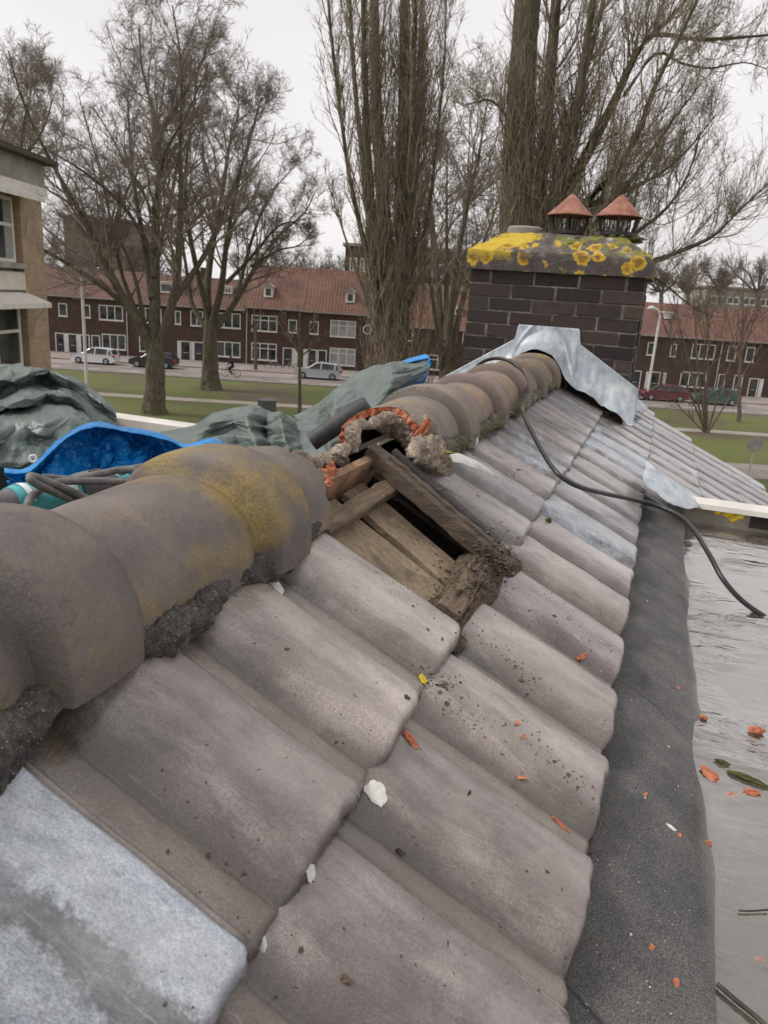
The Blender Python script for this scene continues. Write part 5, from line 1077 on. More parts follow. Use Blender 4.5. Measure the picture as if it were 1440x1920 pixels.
for G in P_:
    n1_ = fbm(G*9+3, 4, 3); n2_ = fbm(G*34, 3, 6); e = np.clip((G[..., 2]+.0)/.08, 0, 1)
    G = G.copy(); top = G[..., 2] > .075
    rn = np.exp(-((G[..., 2]-.082)/.012)**2); G[..., 0] *= 1-.012*rn; G[..., 1] *= 1-.012*rn
    G[..., 2] += (.011*n1_+.006*n2_)*np.clip((G[..., 2]-.02)/.06, 0, 1); G[..., 1] += .004*n1_; G[..., 0] += .003*n2_
    cp.grid(G)
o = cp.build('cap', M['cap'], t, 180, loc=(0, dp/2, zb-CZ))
m = MB(); m.lathe([(.075, -.05), (.088, 0), (.088, .028), (.078, .036), (.066, .03), (.06, -.05)], 28, (PY(985, 428, 4.02)[0]-(CXL+CXR)/2, .27, .345-CZ-.01)); m.build('flue_rim', M['concrete'], t, 50)
# moss tufts on the cap
for k in range(26):
    u = random.uniform(-.08, .36); v = random.uniform(-.24, .1); zz = .082+min(.1, (v+.29)*.62) if v < -.15 else .178
    o = rock('moss_tuft', M['moss'], (u, dp/2+v, zb-CZ+zz+.004), (random.uniform(.015, .04), random.uniform(.012, .03), random.uniform(.006, .013)), .5, 2, 2, 60+k, t, fine=.25)
for k, px in enumerate((1066, 1158)):
    Pc = PY(px, 428, 4.03); cxl = Pc[0]-(CXL+CXR)/2; z0 = .330-CZ
    co = MB(); co.lathe([(.112, .098), (.113, .102), (.06, .150), (.012, .198), (0, .203), (0, .198), (.055, .145), (.105, .098)], 26, (cxl, .28, z0)); cwl = co.build('cowl', M['rust'], t, 35)
    cwl.rotation_euler = (0, 0, 0)
    b_ = MB(); b_.lathe([(.070, -.02), (.074, .012), (.082, .014), (.082, .030), (.073, .032), (.068, -.02)], 24, (cxl, .28, z0)); b_.build('cowl_base', M['blackiron'], t, 50)
    for q_ in range(20):
        a = 2*math.pi*q_/20+random.uniform(-.1, .1); w_ = MB(); r_ = .072; a2 = a+random.uniform(-.22, .22)
        big = q_ % 5 == 0
        w_.tube([(cxl+r_*math.cos(a), .28+r_*math.sin(a), z0+.02), (cxl+(r_+.012)*math.cos((a+a2)/2), .28+(r_+.012)*math.sin((a+a2)/2), z0+.06), (cxl+(r_+.018)*math.cos(a2), .28+(r_+.018)*math.sin(a2), z0+.105)], .008 if big else .0028, 5)
        w_.build('cage_bar', M['blackiron'], t, 60)
# lead saddle and aprons
def roofh(x):
    zr = np.where(np.abs(x-APX) < .125, APZ+.128*np.sqrt(np.maximum(0, 1-((x-APX)/.128)**2)), -9); d_ = np.abs(x-APX)
    zs = (P1[1]+.024)-((APX+d_)-P1[0])*math.tan(SL); return np.maximum(zr, zs)
nx, ny = 150, 34; xs = np.linspace(-1.02, -.075, nx); hh = roofh(xs); k_ = np.exp(-np.linspace(-2, 2, 13)**2); k_ /= k_.sum(); hh = np.convolve(np.pad(hh, 6, 'edge'), k_, 'valid')+.008
top = np.where((xs > -.681) & (xs < -.376), -.098, np.where(xs >= -.376, -.165-(xs+.376)*.63, -.165+(xs+.681)*.63)); top = np.maximum(top, hh+.02)
top = np.convolve(np.pad(top, 1, 'edge'), [.2, .6, .2], 'valid')
out = .15+.05*np.exp(-((xs-APX)/.12)**2)+.006*np.sin(xs*31)+.022*fbm(np.stack([xs*14, xs*0, xs*0], -1), 3, 2)
G = np.zeros((nx, ny, 3)); ph = np.linspace(0, 1, ny)
for j, f in enumerate(ph):
    a = f*math.pi/2; G[:, j, 0] = xs; G[:, j, 1] = CYF-.004-out*(1-math.cos(a))**1.15; G[:, j, 2] = hh+(top-hh)*(1-math.sin(a))**.9
G[..., 2] += .007*np.sin(G[..., 0]*48+G[..., 1]*6)*ph[None]**2*(np.abs(G[..., 0]-APX) > .1)
cr2 = sum(np.exp(-((G[..., 0]-x0-(.16*(1-ph)[None]-.1)*sg)/.008)**2) for x0, sg in ((-.43, -1), (-.66, 1)))
G[..., 1] -= .020*cr2*(1-.4*ph[None]); G += .004*np.stack([fbm(G*20, 3, 1), fbm(G*20, 3, 2), fbm(G*20, 3, 3)], -1)*np.clip(ph*4, 0, 1)[None, :, None]
sadd = MB(); sadd.grid(G, True); V = np.array(sadd.v)-np.array(t.location); sadd.v = V.tolist(); sadd.build('lead_saddle', M['lead'], t, 180, solid=.0015)
def lead_patch(name, rows, label, cat, m='lead', n=26, amp=.004, seed=0, lift=.0, solid=.003, group=None, on=None):
    C = np.array([[RP(0, 0, 0)*0+p_on(px, py, l+lift) for px, py, l in r] for r in rows]); A = np.stack([catmull(r, n) for r in C]); A = np.stack([catmull(A[:, i], n) for i in range(n)], 1)
    A = A+amp*np.stack([fbm(A*22, 3, seed), fbm(A*22, 3, seed+1), fbm(A*22, 3, seed+2)], -1); k = MB(); k.grid(A); o = k.build(name, M[m], smooth=180, solid=solid); return tag(o, label, cat, group)
def p_on(px, py, l):
    n = np.array([-SZ, 0, SX]); P0 = np.array([P1[0], 0, P1[1]])+n*l; d = ray(px, py); return d*(P0.dot(n)/d.dot(n))
lead_patch('lead_flap', [[(1212, 864, .02), (1245, 888, .025), (1285, 915, .02), (1335, 946, .01)], [(1208, 885, .03), (1235, 905, .035), (1275, 930, .03), (1325, 950, .02)], [(1206, 905, .025), (1228, 922, .03), (1255, 945, .03), (1290, 955, .02)]], 'pale lead flap lying in the corner between the flat roof and the tiles', 'lead sheet', seed=4, lift=.03)
lead_patch('lead_soaker', [[(1183, 735, .04), (1195, 748, .03), (1214, 764, .02)], [(1182, 752, .04), (1192, 762, .03), (1212, 768, .02)], [(1184, 770, .03), (1194, 772, .02), (1206, 771, .015)]], 'small curled lead flap at the right foot of the chimney', 'lead sheet', seed=6, lift=.02, n=14, amp=.008)

# ============================================================ TARPAULINS on the left
def tarp(name, rows, label, m, seed, crease=.012, ncr=46, n1=110, n2=90, lock=None, cat='tarpaulin', parent=None, lin=False):
    C = np.array([[PD(px, py, d) for px, py, d in r] for r in rows]); cur = (lambda P, n: np.stack([np.convolve(np.pad(np.interp(np.linspace(0, len(P)-1, n), np.arange(len(P)), P[:, q]), 2, 'edge'), [.1, .2, .4, .2, .1], 'valid') for q in range(3)], -1)) if lin else catmull
    A = np.stack([cur(r, n1) for r in C]); A = np.stack([cur(A[:, i], n2) for i in range(n1)], 1)
    g = np.random.default_rng(seed); u, v = np.meshgrid(np.linspace(0, 1, n2), np.linspace(0, 1, n1), indexing='ij')
    Nn = nrm(np.cross(np.gradient(A, axis=0), np.gradient(A, axis=1))); D = np.zeros_like(u)
    def facets(nc, an, th, sd):                                 # flat facets meeting in sharp creases
        uu = (u*math.cos(th)-v*asp*math.sin(th))*nc; vv = (u*math.sin(th)+v*asp*math.cos(th))*nc*an; P_ = np.stack([uu*.8, vv*.8, np.full_like(uu, sd)], -1)
        uu = uu+.3*fbm(P_*.6, 2, sd)+90; vv = vv+.3*fbm(P_*.6+7, 2, sd+1)+90
        a, b = np.floor(uu).astype(int), np.floor(vv).astype(int); f, h = uu-a, vv-b; H = lambda i, j: hash3(i, j, i*0+sd, sd)*2-1
        h00, h10, h01, h11 = H(a, b), H(a+1, b), H(a, b+1), H(a+1, b+1); d1 = hash3(a, b, a*0+sd, sd+5) > .5
        t1 = np.where(f > h, h00+(h10-h00)*f+(h11-h10)*h, h00+(h11-h01)*f+(h01-h00)*h); t2 = np.where(f+h < 1, h00+(h10-h00)*f+(h01-h00)*h, h11+(h01-h11)*(1-f)+(h10-h11)*(1-h)); return np.where(d1, t1, t2)
    asp = np.linalg.norm(A[n2//2, -1]-A[n2//2, 0])/max(.05, np.linalg.norm(A[-1, n1//2]-A[0, n1//2])); asp = min(4, max(.6, asp))
    D = crease*(2.6*facets(ncr*.08, .6, g.uniform(-.6, .6), seed)+1.7*facets(ncr*.19, .6, g.uniform(-.9, .9), seed+11)+.95*facets(ncr*.42, .6, g.uniform(-1, 1), seed+23)+.3*facets(ncr*.95, .8, .4, seed+31))
    for k in range(9):                                          # long tent-like ridges
        cu, cv = g.random(2); th = g.uniform(-.9, .9)+(math.pi/2 if k % 3 else 0); q_ = (u-cu)*math.cos(th)+(v-cv)*asp*math.sin(th); s_ = -(u-cu)*math.sin(th)+(v-cv)*asp*math.cos(th); w = g.uniform(.03, .09)
        D += crease*g.choice([-1.2, 1.6, 1.9])*np.maximum(0, 1-np.abs(q_+.1*s_*s_)/w)*np.exp(-(s_/g.uniform(.25, .6))**2)
    e = np.clip((u-.38)*4, .06, 1) if lock else 1
    A = A+Nn*(D*e)[..., None]
    k = MB(); k.grid(A); o = k.build(name, M[m], parent, smooth=13, solid=.003); return tag(o, label, cat) if parent is None else o
xa_ = (-80, 0, 30, 57, 90, 130, 165, 195, 219)
def lrows(R_): return [[tuple(p) for p in r] for r in R_]
tarp('tarpaulin', lrows([
    [(-80, 725, 3.7), (0, 715, 3.7), (30, 712, 3.7), (57, 710, 3.7), (90, 715, 3.7), (130, 725, 3.7), (165, 745, 3.7), (195, 770, 3.7), (214, 800, 3.6)],
    [(-80, 690, 3.3), (0, 685, 3.3), (30, 685, 3.3), (60, 683, 3.3), (97, 688, 3.3), (133, 700, 3.3), (162, 715, 3.3), (190, 740, 3.3), (219, 765, 3.3)],
    [(-80, 705, 3.1), (0, 712, 3.14), (28, 716, 3.16), (55, 700, 2.98), (92, 693, 3.14), (128, 712, 2.98), (160, 728, 3.14), (190, 756, 3.03), (220, 780, 3.15)],
    [(-80, 735, 3.2), (0, 745, 3.24), (20, 730, 3.22), (57, 718, 3.12), (88, 712, 3.2), (126, 728, 3.1), (158, 748, 3.1), (190, 772, 3.08), (220, 792, 3.12)],
    [(-80, 760, 2.85), (0, 766, 2.81), (28, 760, 2.83), (57, 753, 2.85), (88, 738, 2.96), (130, 743, 2.90), (160, 765, 2.98), (192, 785, 3.0), (220, 800, 3.05)],
    [(-80, 775, 2.98), (0, 778, 2.98), (28, 772, 3.0), (57, 764, 3.02), (85, 758, 3.02), (130, 760, 3.0), (160, 780, 2.95), (192, 797, 2.95), (220, 808, 3.0)],
    [(-80, 810, 2.62), (0, 812, 2.60), (28, 800, 2.70), (57, 792, 2.68), (85, 796, 2.62), (128, 786, 2.76), (160, 800, 2.72), (194, 812, 2.78), (220, 820, 2.9)],
    [(-80, 850, 2.6), (0, 848, 2.60), (28, 842, 2.56), (57, 835, 2.64), (85, 828, 2.64), (128, 818, 2.62), (160, 820, 2.70), (194, 830, 2.72), (219, 838, 2.85)],
    [(-80, 880, 2.5), (0, 872, 2.46), (28, 878, 2.52), (57, 865, 2.48), (85, 858, 2.56), (128, 850, 2.56), (160, 850, 2.66), (194, 852, 2.7), (218, 856, 2.8)],
    [(-80, 960, 2.6), (0, 940, 2.6), (28, 935, 2.62), (57, 925, 2.62), (85, 918, 2.62), (128, 905, 2.66), (160, 900, 2.7), (194, 890, 2.74), (216, 885, 2.8)]]),
    'green tarpaulin covering a big heap at the left edge, below the buff brick building', 'tarpgreen', 5, .0062, 90, n1=180, n2=190, lin=True)
rim = [(8, 880), (45, 882), (75, 862), (105, 832), (140, 806), (170, 796), (200, 796), (232, 803), (270, 809), (310, 818), (350, 834), (395, 824), (425, 836), (450, 856)]
bd_ = lambda i: 2.15+.4*i/13
tarp('tarpaulin', [[(x, y+7, bd_(i)-.07) for i, (x, y) in enumerate(rim)], [(x, y, bd_(i)-.03) for i, (x, y) in enumerate(rim)], [(x, y+1.5, bd_(i)+.035) for i, (x, y) in enumerate(rim)],
    [(x+2, y+14+min(20, max(0, (880-y)*.25)), bd_(i)+.06+.03*math.sin(i*1.7)) for i, (x, y) in enumerate(rim)], [(x+4, y+(970-y)*.55, bd_(i)+.02+.06*math.sin(i*1.3+1)) for i, (x, y) in enumerate(rim)],
    [(x+8, max(y+20, 972-i*4), bd_(i)-.18) for i, (x, y) in enumerate(rim)]], 'folded blue tarpaulin behind the grinder and its grey cord', 'tarpblue', 9, .017, 62, n1=170, n2=100, lock=True)
Pg = PD(62, 860, 2.13); m = MB(); m.lathe([(.004, 0), (.009, -.002), (.012, 0), (.009, .003), (.004, 0)], 16); o = m.build('eyelet', M['paint'], None, 60, loc=tuple(Pg)); o.rotation_euler = (R(75), 0, R(30)); tag(o, 'small white eyelet in the blue tarpaulin at the left', 'eyelet')
tarp('tarpaulin', lrows([
    [(300, 815, 3.4), (365, 808, 3.4), (402, 782, 3.4), (440, 776, 3.4), (476, 774, 3.4), (503, 780, 3.4), (524, 784, 3.4), (556, 796, 3.4), (600, 796, 3.4)],
    [(300, 812, 3.1), (365, 800, 3.1), (402, 774, 3.08), (440, 766, 3.08), (476, 765, 3.08), (503, 771, 3.08), (524, 775, 3.08), (556, 790, 3.1), (600, 790, 3.1)],
    [(300, 818, 2.95), (365, 808, 2.9), (398, 792, 2.84), (440, 785, 2.88), (462, 782, 2.80), (496, 797, 2.98), (522, 778, 2.80), (556, 800, 2.97), (600, 800, 2.95)],
    [(300, 826, 2.8), (368, 820, 2.76), (402, 812, 2.88), (440, 802, 2.86), (470, 812, 2.70), (497, 815, 2.88), (530, 805, 2.68), (560, 818, 2.84), (605, 812, 2.85)],
    [(300, 836, 2.7), (372, 836, 2.66), (405, 822, 2.60), (445, 828, 2.72), (478, 826, 2.58), (505, 838, 2.70), (535, 826, 2.56), (566, 838, 2.68), (610, 830, 2.7)],
    [(300, 855, 2.6), (378, 858, 2.58), (430, 848, 2.52), (455, 852, 2.62), (482, 850, 2.50), (508, 856, 2.58), (540, 850, 2.48), (570, 858, 2.56), (612, 850, 2.58)],
    [(300, 890, 2.6), (378, 895, 2.58), (430, 890, 2.52), (455, 890, 2.56), (482, 890, 2.50), (508, 892, 2.54), (540, 890, 2.48), (570, 890, 2.52), (612, 880, 2.54)]]),
    'low crumpled green tarpaulin between the blue one and the tall green flap', 'tarpgreen', 21, .005, 80, n1=180, n2=130, lin=True)
tt_ = tarp('tarpaulin', lrows([
    [(552, 800, 3.6), (604, 770, 3.6), (634, 746, 3.65), (666, 720, 3.65), (700, 702, 3.65), (735, 692, 3.65), (765, 686, 3.65), (804, 678, 3.6)],
    [(550, 782, 3.2), (600, 758, 3.25), (631, 733, 3.3), (664, 707, 3.35), (700, 690, 3.4), (735, 684, 3.42), (765, 680, 3.48), (806, 674, 3.52)],
    [(560, 792, 3.12), (602, 772, 3.17), (629, 752, 3.00), (668, 730, 3.17), (705, 712, 3.2), (734, 698, 3.14), (768, 694, 3.34), (806, 682, 3.47)],
    [(572, 804, 2.97), (604, 795, 3.03), (626, 780, 2.83), (668, 755, 3.02), (705, 738, 3.02), (734, 716, 2.98), (768, 706, 3.3), (805, 690, 3.44)],
    [(585, 822, 2.8), (606, 815, 2.87), (622, 808, 2.68), (664, 785, 2.84), (696, 766, 2.80), (732, 738, 2.95), (758, 722, 3.22), (798, 697, 3.42)],
    [(590, 845, 2.65), (606, 840, 2.68), (618, 835, 2.56), (655, 815, 2.70), (690, 790, 2.70), (728, 752, 2.95), (750, 732, 3.2), (790, 706, 3.42)],
    [(595, 880, 2.5), (608, 878, 2.52), (620, 870, 2.5), (655, 845, 2.6), (690, 815, 2.66), (726, 770, 2.95), (748, 742, 3.2), (788, 710, 3.44)]]),
    'tall green tarpaulin flap rising to a blue-edged tip beside the ridge', 'tarpgreen', 33, .004, 70, n1=170, n2=130, lin=True)
C = [[(738, 684, 3.5), (765, 673, 3.52), (798, 664, 3.55)], [(742, 689, 3.42), (770, 679, 3.46), (807, 671, 3.5)], [(800, 676, 3.48), (805, 684, 3.46), (806, 694, 3.42)]]
tarp('blue_hem', C[:2], '', 'tarpblue', 3, .0, 1, 20, 8, parent=tt_); tarp('blue_hem', [[(799, 664, 3.55), (806, 672, 3.50), (807, 690, 3.44)], [(803, 668, 3.53), (803, 676, 3.47), (802, 692, 3.42)]], '', 'tarpblue', 3, .0, 1, 20, 8, parent=tt_)
tarp('blue_underside', [[(803, 690, 3.46), (775, 708, 3.3), (745, 728, 3.15)], [(795, 712, 3.5), (770, 728, 3.4), (735, 745, 3.3)], [(785, 735, 3.5), (765, 745, 3.45), (735, 760, 3.4)]], '', 'tarpblue', 4, .004, 8, 30, 20, parent=tt_)
M['rollfelt'] = simple('dark_roofing_felt', (.03, .031, .032), (.06, .06, .06), 30, .6, .2)
# dark roll behind the broken ridge
Pr = PY(691, 757, 1.72); m = MB(); L_ = .17; ax_ = np.array([-math.cos(SL)*.8, -.35, -math.sin(SL)*1.2]); ax_ /= np.linalg.norm(ax_); m.tube([Pr+ax_*s for s in (.0, .004, .01, .06, .1, L_)], [.019, .022, .0235, .0235, .0235, .0235], 22); tag(m.build('roofing_roll', M['rollfelt'], smooth=60), 'dark grey roll lying down the far slope behind the broken ridge', 'roll')
# ---- angle grinder and its cord
A_, B_ = PD(-45, 960, 1.40), PD(228, 908, 1.60); axg = (B_-A_)/np.linalg.norm(B_-A_); Lg = np.linalg.norm(B_-A_)
t = thing('angle_grinder', 'teal angle grinder with grey collar lying behind the near ridge tiles', 'power tool', tuple(A_)); Q_ = Vector(axg).to_track_quat('Z', 'Y').to_euler(); t.rotation_euler = Q_
def seg(name, m, prof, sm=45, sx=1.0): o = MB().lathe(prof, 24).build(name, M[m], t, sm); return o
seg('handle', 'greyplastic', [(0, 0), (.026, .0), (.028, .05*Lg), (.029, .18*Lg), (.031, .20*Lg), (0, .2*Lg)])
seg('motor_housing', 'teal', [(0, .2*Lg), (.033, .20*Lg), (.036, .24*Lg), (.037, .50*Lg), (.035, .60*Lg), (.030, .63*Lg), (0, .63*Lg)])
seg('gear_collar', 'greyplastic', [(0, .625*Lg), (.034, .63*Lg), (.038, .66*Lg), (.040, .76*Lg), (.035, .87*Lg), (.026, .93*Lg), (0, .94*Lg)])
seg('spindle_guard', 'teal', [(0, .94*Lg), (.024, .94*Lg), (.026, .99*Lg), (.022, 1.04*Lg), (0, 1.05*Lg)])
w_ = MB()
G = np.zeros((16, 8, 3)); Mi = np.array(Q_.to_matrix()).T; dcam = Mi @ (-A_/np.linalg.norm(A_)); up_ = Mi @ np.array([0, 0, 1.]); ac_ = math.atan2(dcam[1]*.5+up_[1]*.9, dcam[0]*.5+up_[0]*.9)
for name, m, z0, z1, aw, rr_ in (('label_sticker', 'sticker', .41*Lg, .575*Lg, .75, .0378), ('stripe_sticker', 'sticker', .245*Lg, .285*Lg, .9, .0375)):
    G = np.array([[(rr_*math.cos(ac_+a), rr_*math.sin(ac_+a), z) for a in np.linspace(-aw, aw, 10)] for z in np.linspace(z0, z1, 6)]); MB().grid(G, True).build(name, M[m], t, 180)
mk = MB()
for k in range(2): mk.tube([(.0384*math.cos(ac_+.22*math.cos(q_)+.05), .0384*math.sin(ac_+.22*math.cos(q_)+.05), .475*Lg+k*.012+.008*math.sin(q_)) for q_ in np.linspace(0, 5.2, 16)], .0011, 5)
mk.build('printed_mark', M['blackiron'], t)
vt = MB()
for k in range(5):
    a = ac_-.1; z = (.74+.018*k)*Lg; vt.tube([(.0402*math.cos(a+q_), .0402*math.sin(a+q_), z) for q_ in np.linspace(-.28, .28, 8)], .0022, 5)
vt.build('vent_slots', M['blackiron'], t)
def cord(name, pts, r, m, label, cat, group=None, n=120): return tag(MB().tube(catmull(np.array(pts), n), r, 12).build(name, M[m], smooth=60), label, cat, group)
cord('power_cord', [PD(x, y, d) for x, y, d in ((158, 948, 1.46), (124, 932, 1.43), (82, 914, 1.40), (60, 902, 1.39), (56, 896, 1.395), (64, 894, 1.405), (117, 914, 1.42), (170, 938, 1.45))], .0072, 'greyrubber', 'grey grinder cord bent into a tight hairpin loop', 'cord', 'grey power cord loops')
cord('power_cord', [PD(x, y, d) for x, y, d in ((50, 975, 1.36), (51, 950, 1.37), (59, 931, 1.40), (78, 917, 1.45), (109, 904, 1.46), (148, 902, 1.47), (194, 902, 1.48), (245, 904, 1.49), (266, 901, 1.5), (270, 891, 1.51), (250, 881, 1.52), (225, 881, 1.52), (194, 887, 1.51), (136, 898, 1.50), (80, 895, 1.48))], .0072, 'greyrubber', 'long loop of grey cord looped over the teal grinder', 'cord', 'grey power cord loops')
cord('power_cord', [PD(x, y, d) for x, y, d in ((225, 886, 1.55), (245, 879, 1.57), (280, 874, 1.6), (340, 872, 1.64))], .0072, 'greyrubber', 'short run of grey cord going behind the large ridge tile', 'cord', 'grey power cord loops')
o = rock('clay_shard', M['orange'], tuple(PD(70, 970, 1.36)), (.03, .02, .006), .3, 3, 2, 77, rot=(.1, 0, .4)); tag(o, 'orange clay bit beside the teal grinder', 'clay shard', 'broken bits of orange clay')
# ---- black cable over the ridge
def zr(P, n): return P
cp_ = [np.array([-.78, 2.95, -.40]), np.array([-.66, 2.86, -.245]), np.array([-.56, 2.76, -.198]), np.array([APX+.07, 2.71, APZ+.118]), np.array([APX+.13, 2.63, APZ+.05])]
cp_ += [p_on(x, y, l) for x, y, l in ((980, 768, .055), (1000, 815, .045), (1030, 868, .04), (1058, 898, .04), (1100, 917, .04), (1180, 935, .035))]
cp_ += [PZ(1225, 946, -.55), PZ(1270, 965, -.56), PZ(1300, 993, -.575), PZ(1330, 1040, -.60), PZ(1355, 1085, -.635), PZ(1390, 1125, -.675), PZ(1440, 1160, -.708), PZ(1500, 1190, -.72)]
cord('black_cable', cp_, .0066, 'rubber', 'black cable running over the ridge, down the tiles into the water', 'cable', None, 240)

M['flakepaint'] = simple('peeling_white_film', (.42, .40, .38), (.60, .58, .55), 30, .6, .3, .004)
M['drymoss'] = simple('dry_moss', (.10, .10, .025), (.30, .27, .09), 200, 1, .8, .003)
# ============================================================ SMALL DEBRIS (placed on what is there)
bpy.context.view_layer.update(); dg = bpy.context.evaluated_depsgraph_get()
def hit(px, py):
    d = ray(px, py); ok, loc, nr, *_ = scene.ray_cast(dg, Vector((0, 0, 0)), Vector(d)); return (np.array(loc), np.array(nr)) if ok else (p_on(px, py, 0), np.array([0, 0, 1.]))
def chip(name, m, px, py, size, label, cat, seed, ang=0, amp=.45, lift=.25, flat=True, group=None, z=None):
    P, nr = (PZ(px, py, z), np.array([0, 0, 1.])) if z is not None else hit(px, py)
    o = rock(name, M[m], (0, 0, 0), size, amp, 3, 1.8, seed, fine=.08, flat=flat); e = Vector(nr).to_track_quat('Z', 'Y') @ Matrix.Rotation(ang, 3, 'Z').to_quaternion()
    o.rotation_euler = e.to_euler(); o.location = P+nr*size[2]*lift; return tag(o, label, cat, group)
GB = 'broken bits of orange clay'
chip('lime_chip', 'white', 516, 1098, (.020, .010, .0025), 'long white lime chip lying under the ridge by the mortar', 'lime chip', 1, .5, .2, flat=False)
chip('lichen_patch', 'white', 705, 1486, (.0095, .013, .0012), 'white lichen patch below the corner of the big grey tile', 'lichen', 2, .3, .3, flat=False)
chip('lichen_patch', 'yellow', 793, 1274, (.009, .006, .0015), 'bright yellow lichen patch at the foot of the pale tile', 'lichen', 3, .3, .4)
chip('lichen_patch', 'white', 582, 1637, (.006, .009, .001), 'crusty white lichen speckles on the corner of the big grey-brown tile', 'lichen', 4, .2, .35, flat=False)
chip('lichen_patch', 'white', 493, 1770, (.003, .006, .002), 'tiny white lichen dot at the bottom of the grey-brown tile', 'lichen', 5, .2, .2)
chip('clay_shard', 'orange', 770, 1388, (.013, .007, .003), 'flat orange clay flake by the row edge of the pale tiles', 'clay shard', 6, 1.0, .3, group=GB)
chip('clay_shard', 'orange', 1090, 1232, (.013, .004, .003), 'thin orange clay splinter on the second row tiles', 'clay shard', 7, .4, .3, group=GB)
chip('clay_shard', 'orange', 1050, 1545, (.013, .003, .002), 'needle of orange clay in a tile pan near the felt strip', 'clay shard', 8, .9, .3, group=GB)
lead_patch('paint_flake', [[(838, 846, .02), (868, 852, .028), (902, 870, .03), (932, 893, .022)], [(840, 855, .018), (868, 861, .03), (900, 876, .028), (932, 894, .02)], [(844, 864, .016), (868, 869, .026), (898, 882, .024), (932, 896, .018)]], 'long peeling white flake along the tile beside the broken ridge', 'flake', 'flakepaint', n=20, amp=.003, seed=8, lift=.012, solid=.0012)
chip('lime_chip', 'white', 893, 828, (.020, .012, .006), 'small white chip in the mossy mortar', 'lime chip', 10, .5, .3)
chip('moss_lump', 'moss', 1028, 977, (.010, .008, .007), 'small dark moss lump on the tiles below the cable', 'moss', 11, 0, .4)
chip('clay_shard', 'orange', 1418, 1370, (.014, .010, .005), 'thick red clay piece lying in the water at the right edge', 'clay shard', 12, .5, .25, group=GB, z=-.697)
chip('clay_shard', 'orange', 1319, 1346, (.007, .006, .003), 'small orange leaf-like clay flake at the water edge', 'clay shard', 13, .2, .5, group=GB, z=-.698)
chip('clay_shard', 'orange', 1330, 1452, (.018, .010, .004), 'largest orange clay flake at the edge of the water', 'clay shard', 14, 2.2, .45, group=GB, z=-.700)
chip('clay_shard', 'orange', 1372, 1492, (.009, .007, .003), 'orange flake under water below the largest flake', 'clay shard', 15, .4, .4, group=GB, z=-.704)
chip('clay_shard', 'orange', 1410, 1486, (.012, .007, .003), 'orange flake beside the mossy twig in the water', 'clay shard', 16, .2, .4, group=GB, z=-.700)
chip('moss_lump', 'moss', 1353, 1430, (.012, .005, .004), 'green-brown moss lump floating in the water', 'moss', 17, -.3, .3, z=-.698)
chip('moss_lump', 'moss', 1405, 1462, (.026, .006, .004), 'long dark mossy strip floating in the water', 'moss', 18, -.35, .5, z=-.698)
chip('clay_shard', 'orange', 1325, 1582, (.006, .005, .004), 'round orange crumb at the water edge', 'clay shard', 19, .4, .3, group=GB, z=-.699)
chip('clay_shard', 'orange', 1425, 1800, (.006, .004, .002), 'orange crumb under water near the bottom right corner', 'clay shard', 20, .4, .3, group=GB, z=-.704)
chip('clay_shard', 'orange', 1271, 1290, (.006, .004, .003), 'small orange crumb on the felt near the water, upper one', 'clay shard', 21, .4, .4, group=GB)
chip('clay_shard', 'orange', 1210, 1490, (.005, .004, .003), 'red-brown crumb on the middle of the felt strip', 'clay shard', 22, .4, .4, group=GB)
chip('clay_shard', 'orange', 1222, 1776, (.006, .003, .003), 'orange crumb on the felt strip near the bottom', 'clay shard', 23, .4, .4, group=GB)
chip('clay_shard', 'orange', 1274, 1566, (.005, .003, .002), 'thin orange crumb on the felt beside the white chip', 'clay shard', 24, .8, .4, group=GB)
chip('lime_chip', 'white', 1258, 1551, (.004, .007, .003), 'white chip on the felt strip', 'lime chip', 25, .3, .4)
chip('clay_shard', 'orange', 1268, 1842, (.005, .004, .003), 'pale orange crumb lowest on the felt strip', 'clay shard', 26, .3, .4, group=GB)
cord('twig', [PZ(x, y, -.695) for x, y in ((1345, 1845), (1362, 1860), (1385, 1880), (1410, 1900), (1450, 1935))], .0028, 'twigdebris', 'black wet twig in the water at the bottom right corner', 'twig', None, 30)
cord('twig', [PZ(x, y, -.697) for x, y in ((1385, 1707), (1405, 1708), (1440, 1706))], .0012, 'twigdebris', 'thin dark twig in the water at the right edge', 'twig', None, 12)
def scatter(name, m, N, region, sizes, label, seed, cat='crumbs'):
    g = np.random.default_rng(seed); mb = MB(); base = np.array([(1, 0, 0), (0, 1, 0), (-1, 0, 0), (0, -1, 0), (0, 0, 1), (0, 0, -1)], float); F = [(0, 1, 4), (1, 2, 4), (2, 3, 4), (3, 0, 4), (1, 0, 5), (2, 1, 5), (3, 2, 5), (0, 3, 5)]
    for _ in range(N):
        px, py = region(g); P, nr = hit(px, py)
        if np.linalg.norm(P) > 6: continue
        s = g.uniform(*sizes)*(1+2*(g.random() < .06)); V = base*(1+.5*g.normal(size=(6, 1)))*np.array([s*g.uniform(.8, 2.2), s, s*.6]); Rz = np.array(Matrix.Rotation(g.uniform(0, 6.28), 3, 'Z')); mb.add(V@Rz.T+P, F)
    return tag(mb.build(name, M[m]), label, cat, None, 'stuff')
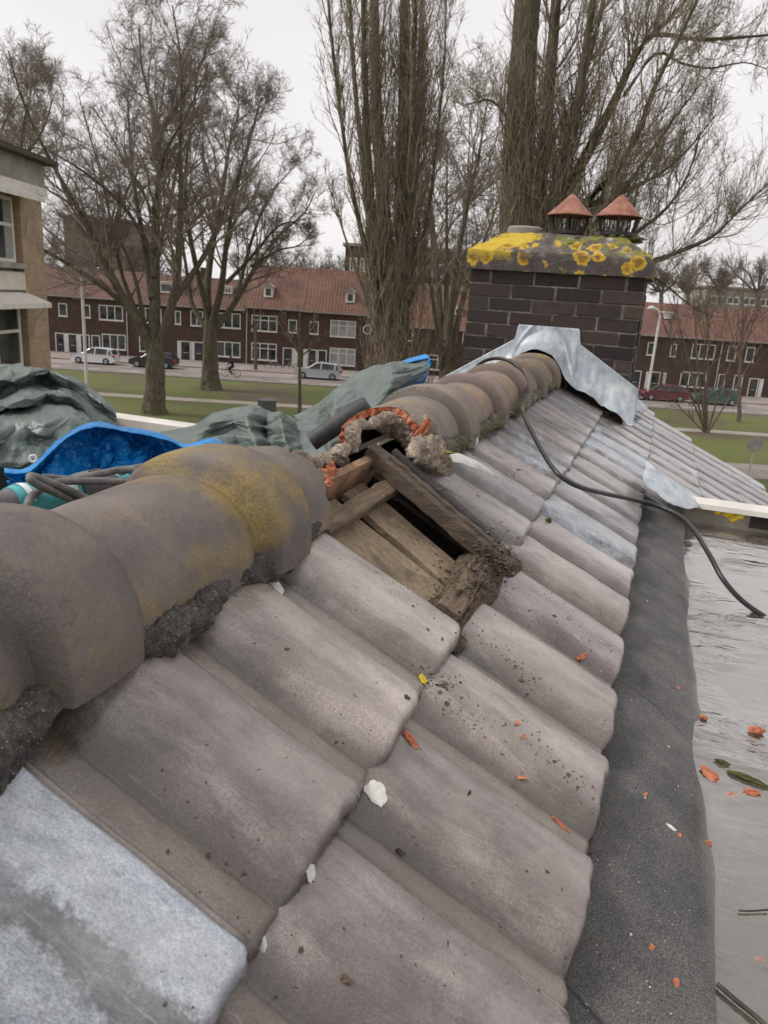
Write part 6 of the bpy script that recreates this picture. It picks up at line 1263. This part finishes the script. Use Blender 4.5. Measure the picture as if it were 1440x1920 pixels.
def gauss(cx_, cy_, sx, sy, rot=0):
    def f(g):
        a, b = g.normal()*sx, g.normal()*sy; return cx_+a*math.cos(rot)-b*math.sin(rot), cy_+a*math.sin(rot)+b*math.cos(rot)
    return f
def multi(*fs): return lambda g: fs[g.integers(len(fs))](g)
scatter('soil_crumbs', 'dirt', 480, multi(gauss(860, 1320, 45, 14, .75), gauss(1060, 1170, 60, 25, .6), gauss(905, 1100, 60, 30, .6), gauss(830, 1280, 20, 10), gauss(960, 880, 35, 20, .5), gauss(760, 1060, 90, 30, .75), gauss(950, 1230, 60, 12, .7), gauss(1040, 1430, 60, 10, .8)), (.0007, .0018), 'dark soil crumbs strewn over the tiles below the hole', 3)
scatter('rotten_wood_bits', 'dirt', 420, multi(gauss(885, 1075, 45, 24, 2.4), gauss(930, 1050, 16, 22)), (.0010, .0030), 'crumbs of soil and rotten wood on the lower batten of the hole', 13)
scatter('wood_splinters', 'wood_mid', 60, multi(gauss(885, 1075, 40, 24, 2.4), gauss(800, 1000, 40, 50)), (.0014, .0034), 'small pale wood splinters in the hole', 14)
def along(pts, jit):
    def f(g):
        t_ = g.uniform(0, len(pts)-1-1e-6); i_ = int(t_); u_ = t_-i_; return pts[i_][0]*(1-u_)+pts[i_+1][0]*u_+g.normal()*jit, pts[i_][1]*(1-u_)+pts[i_+1][1]*u_+g.normal()*jit
    return f
scatter('moss_tufts', 'drymoss', 420, along([(832, 872), (875, 838), (912, 812), (955, 780), (990, 752), (1045, 706)], 6), (.0010, .0034), 'yellow-green moss tufts along the far ridge mortar', 21, 'moss')
scatter('brick_crumbs', 'orange', 60, multi(gauss(880, 930, 25, 14, .5), gauss(700, 890, 40, 25, .5), gauss(1000, 1330, 90, 70, .6), gauss(1150, 1500, 60, 200)), (.0007, .0017), 'tiny orange clay crumbs on tiles and felt', 4)
scatter('pale_grit', 'white', 160, lambda g: (g.uniform(1100, 1300), g.uniform(950, 1920)), (.0004, .0009), 'pale grit sprinkled on the dark felt strip', 5)
scatter('dark_bits', 'dirt', 160, lambda g: (g.uniform(300, 1180), g.uniform(1050, 1900)), (.0006, .0016), 'scattered dark specks on the tiles', 6)
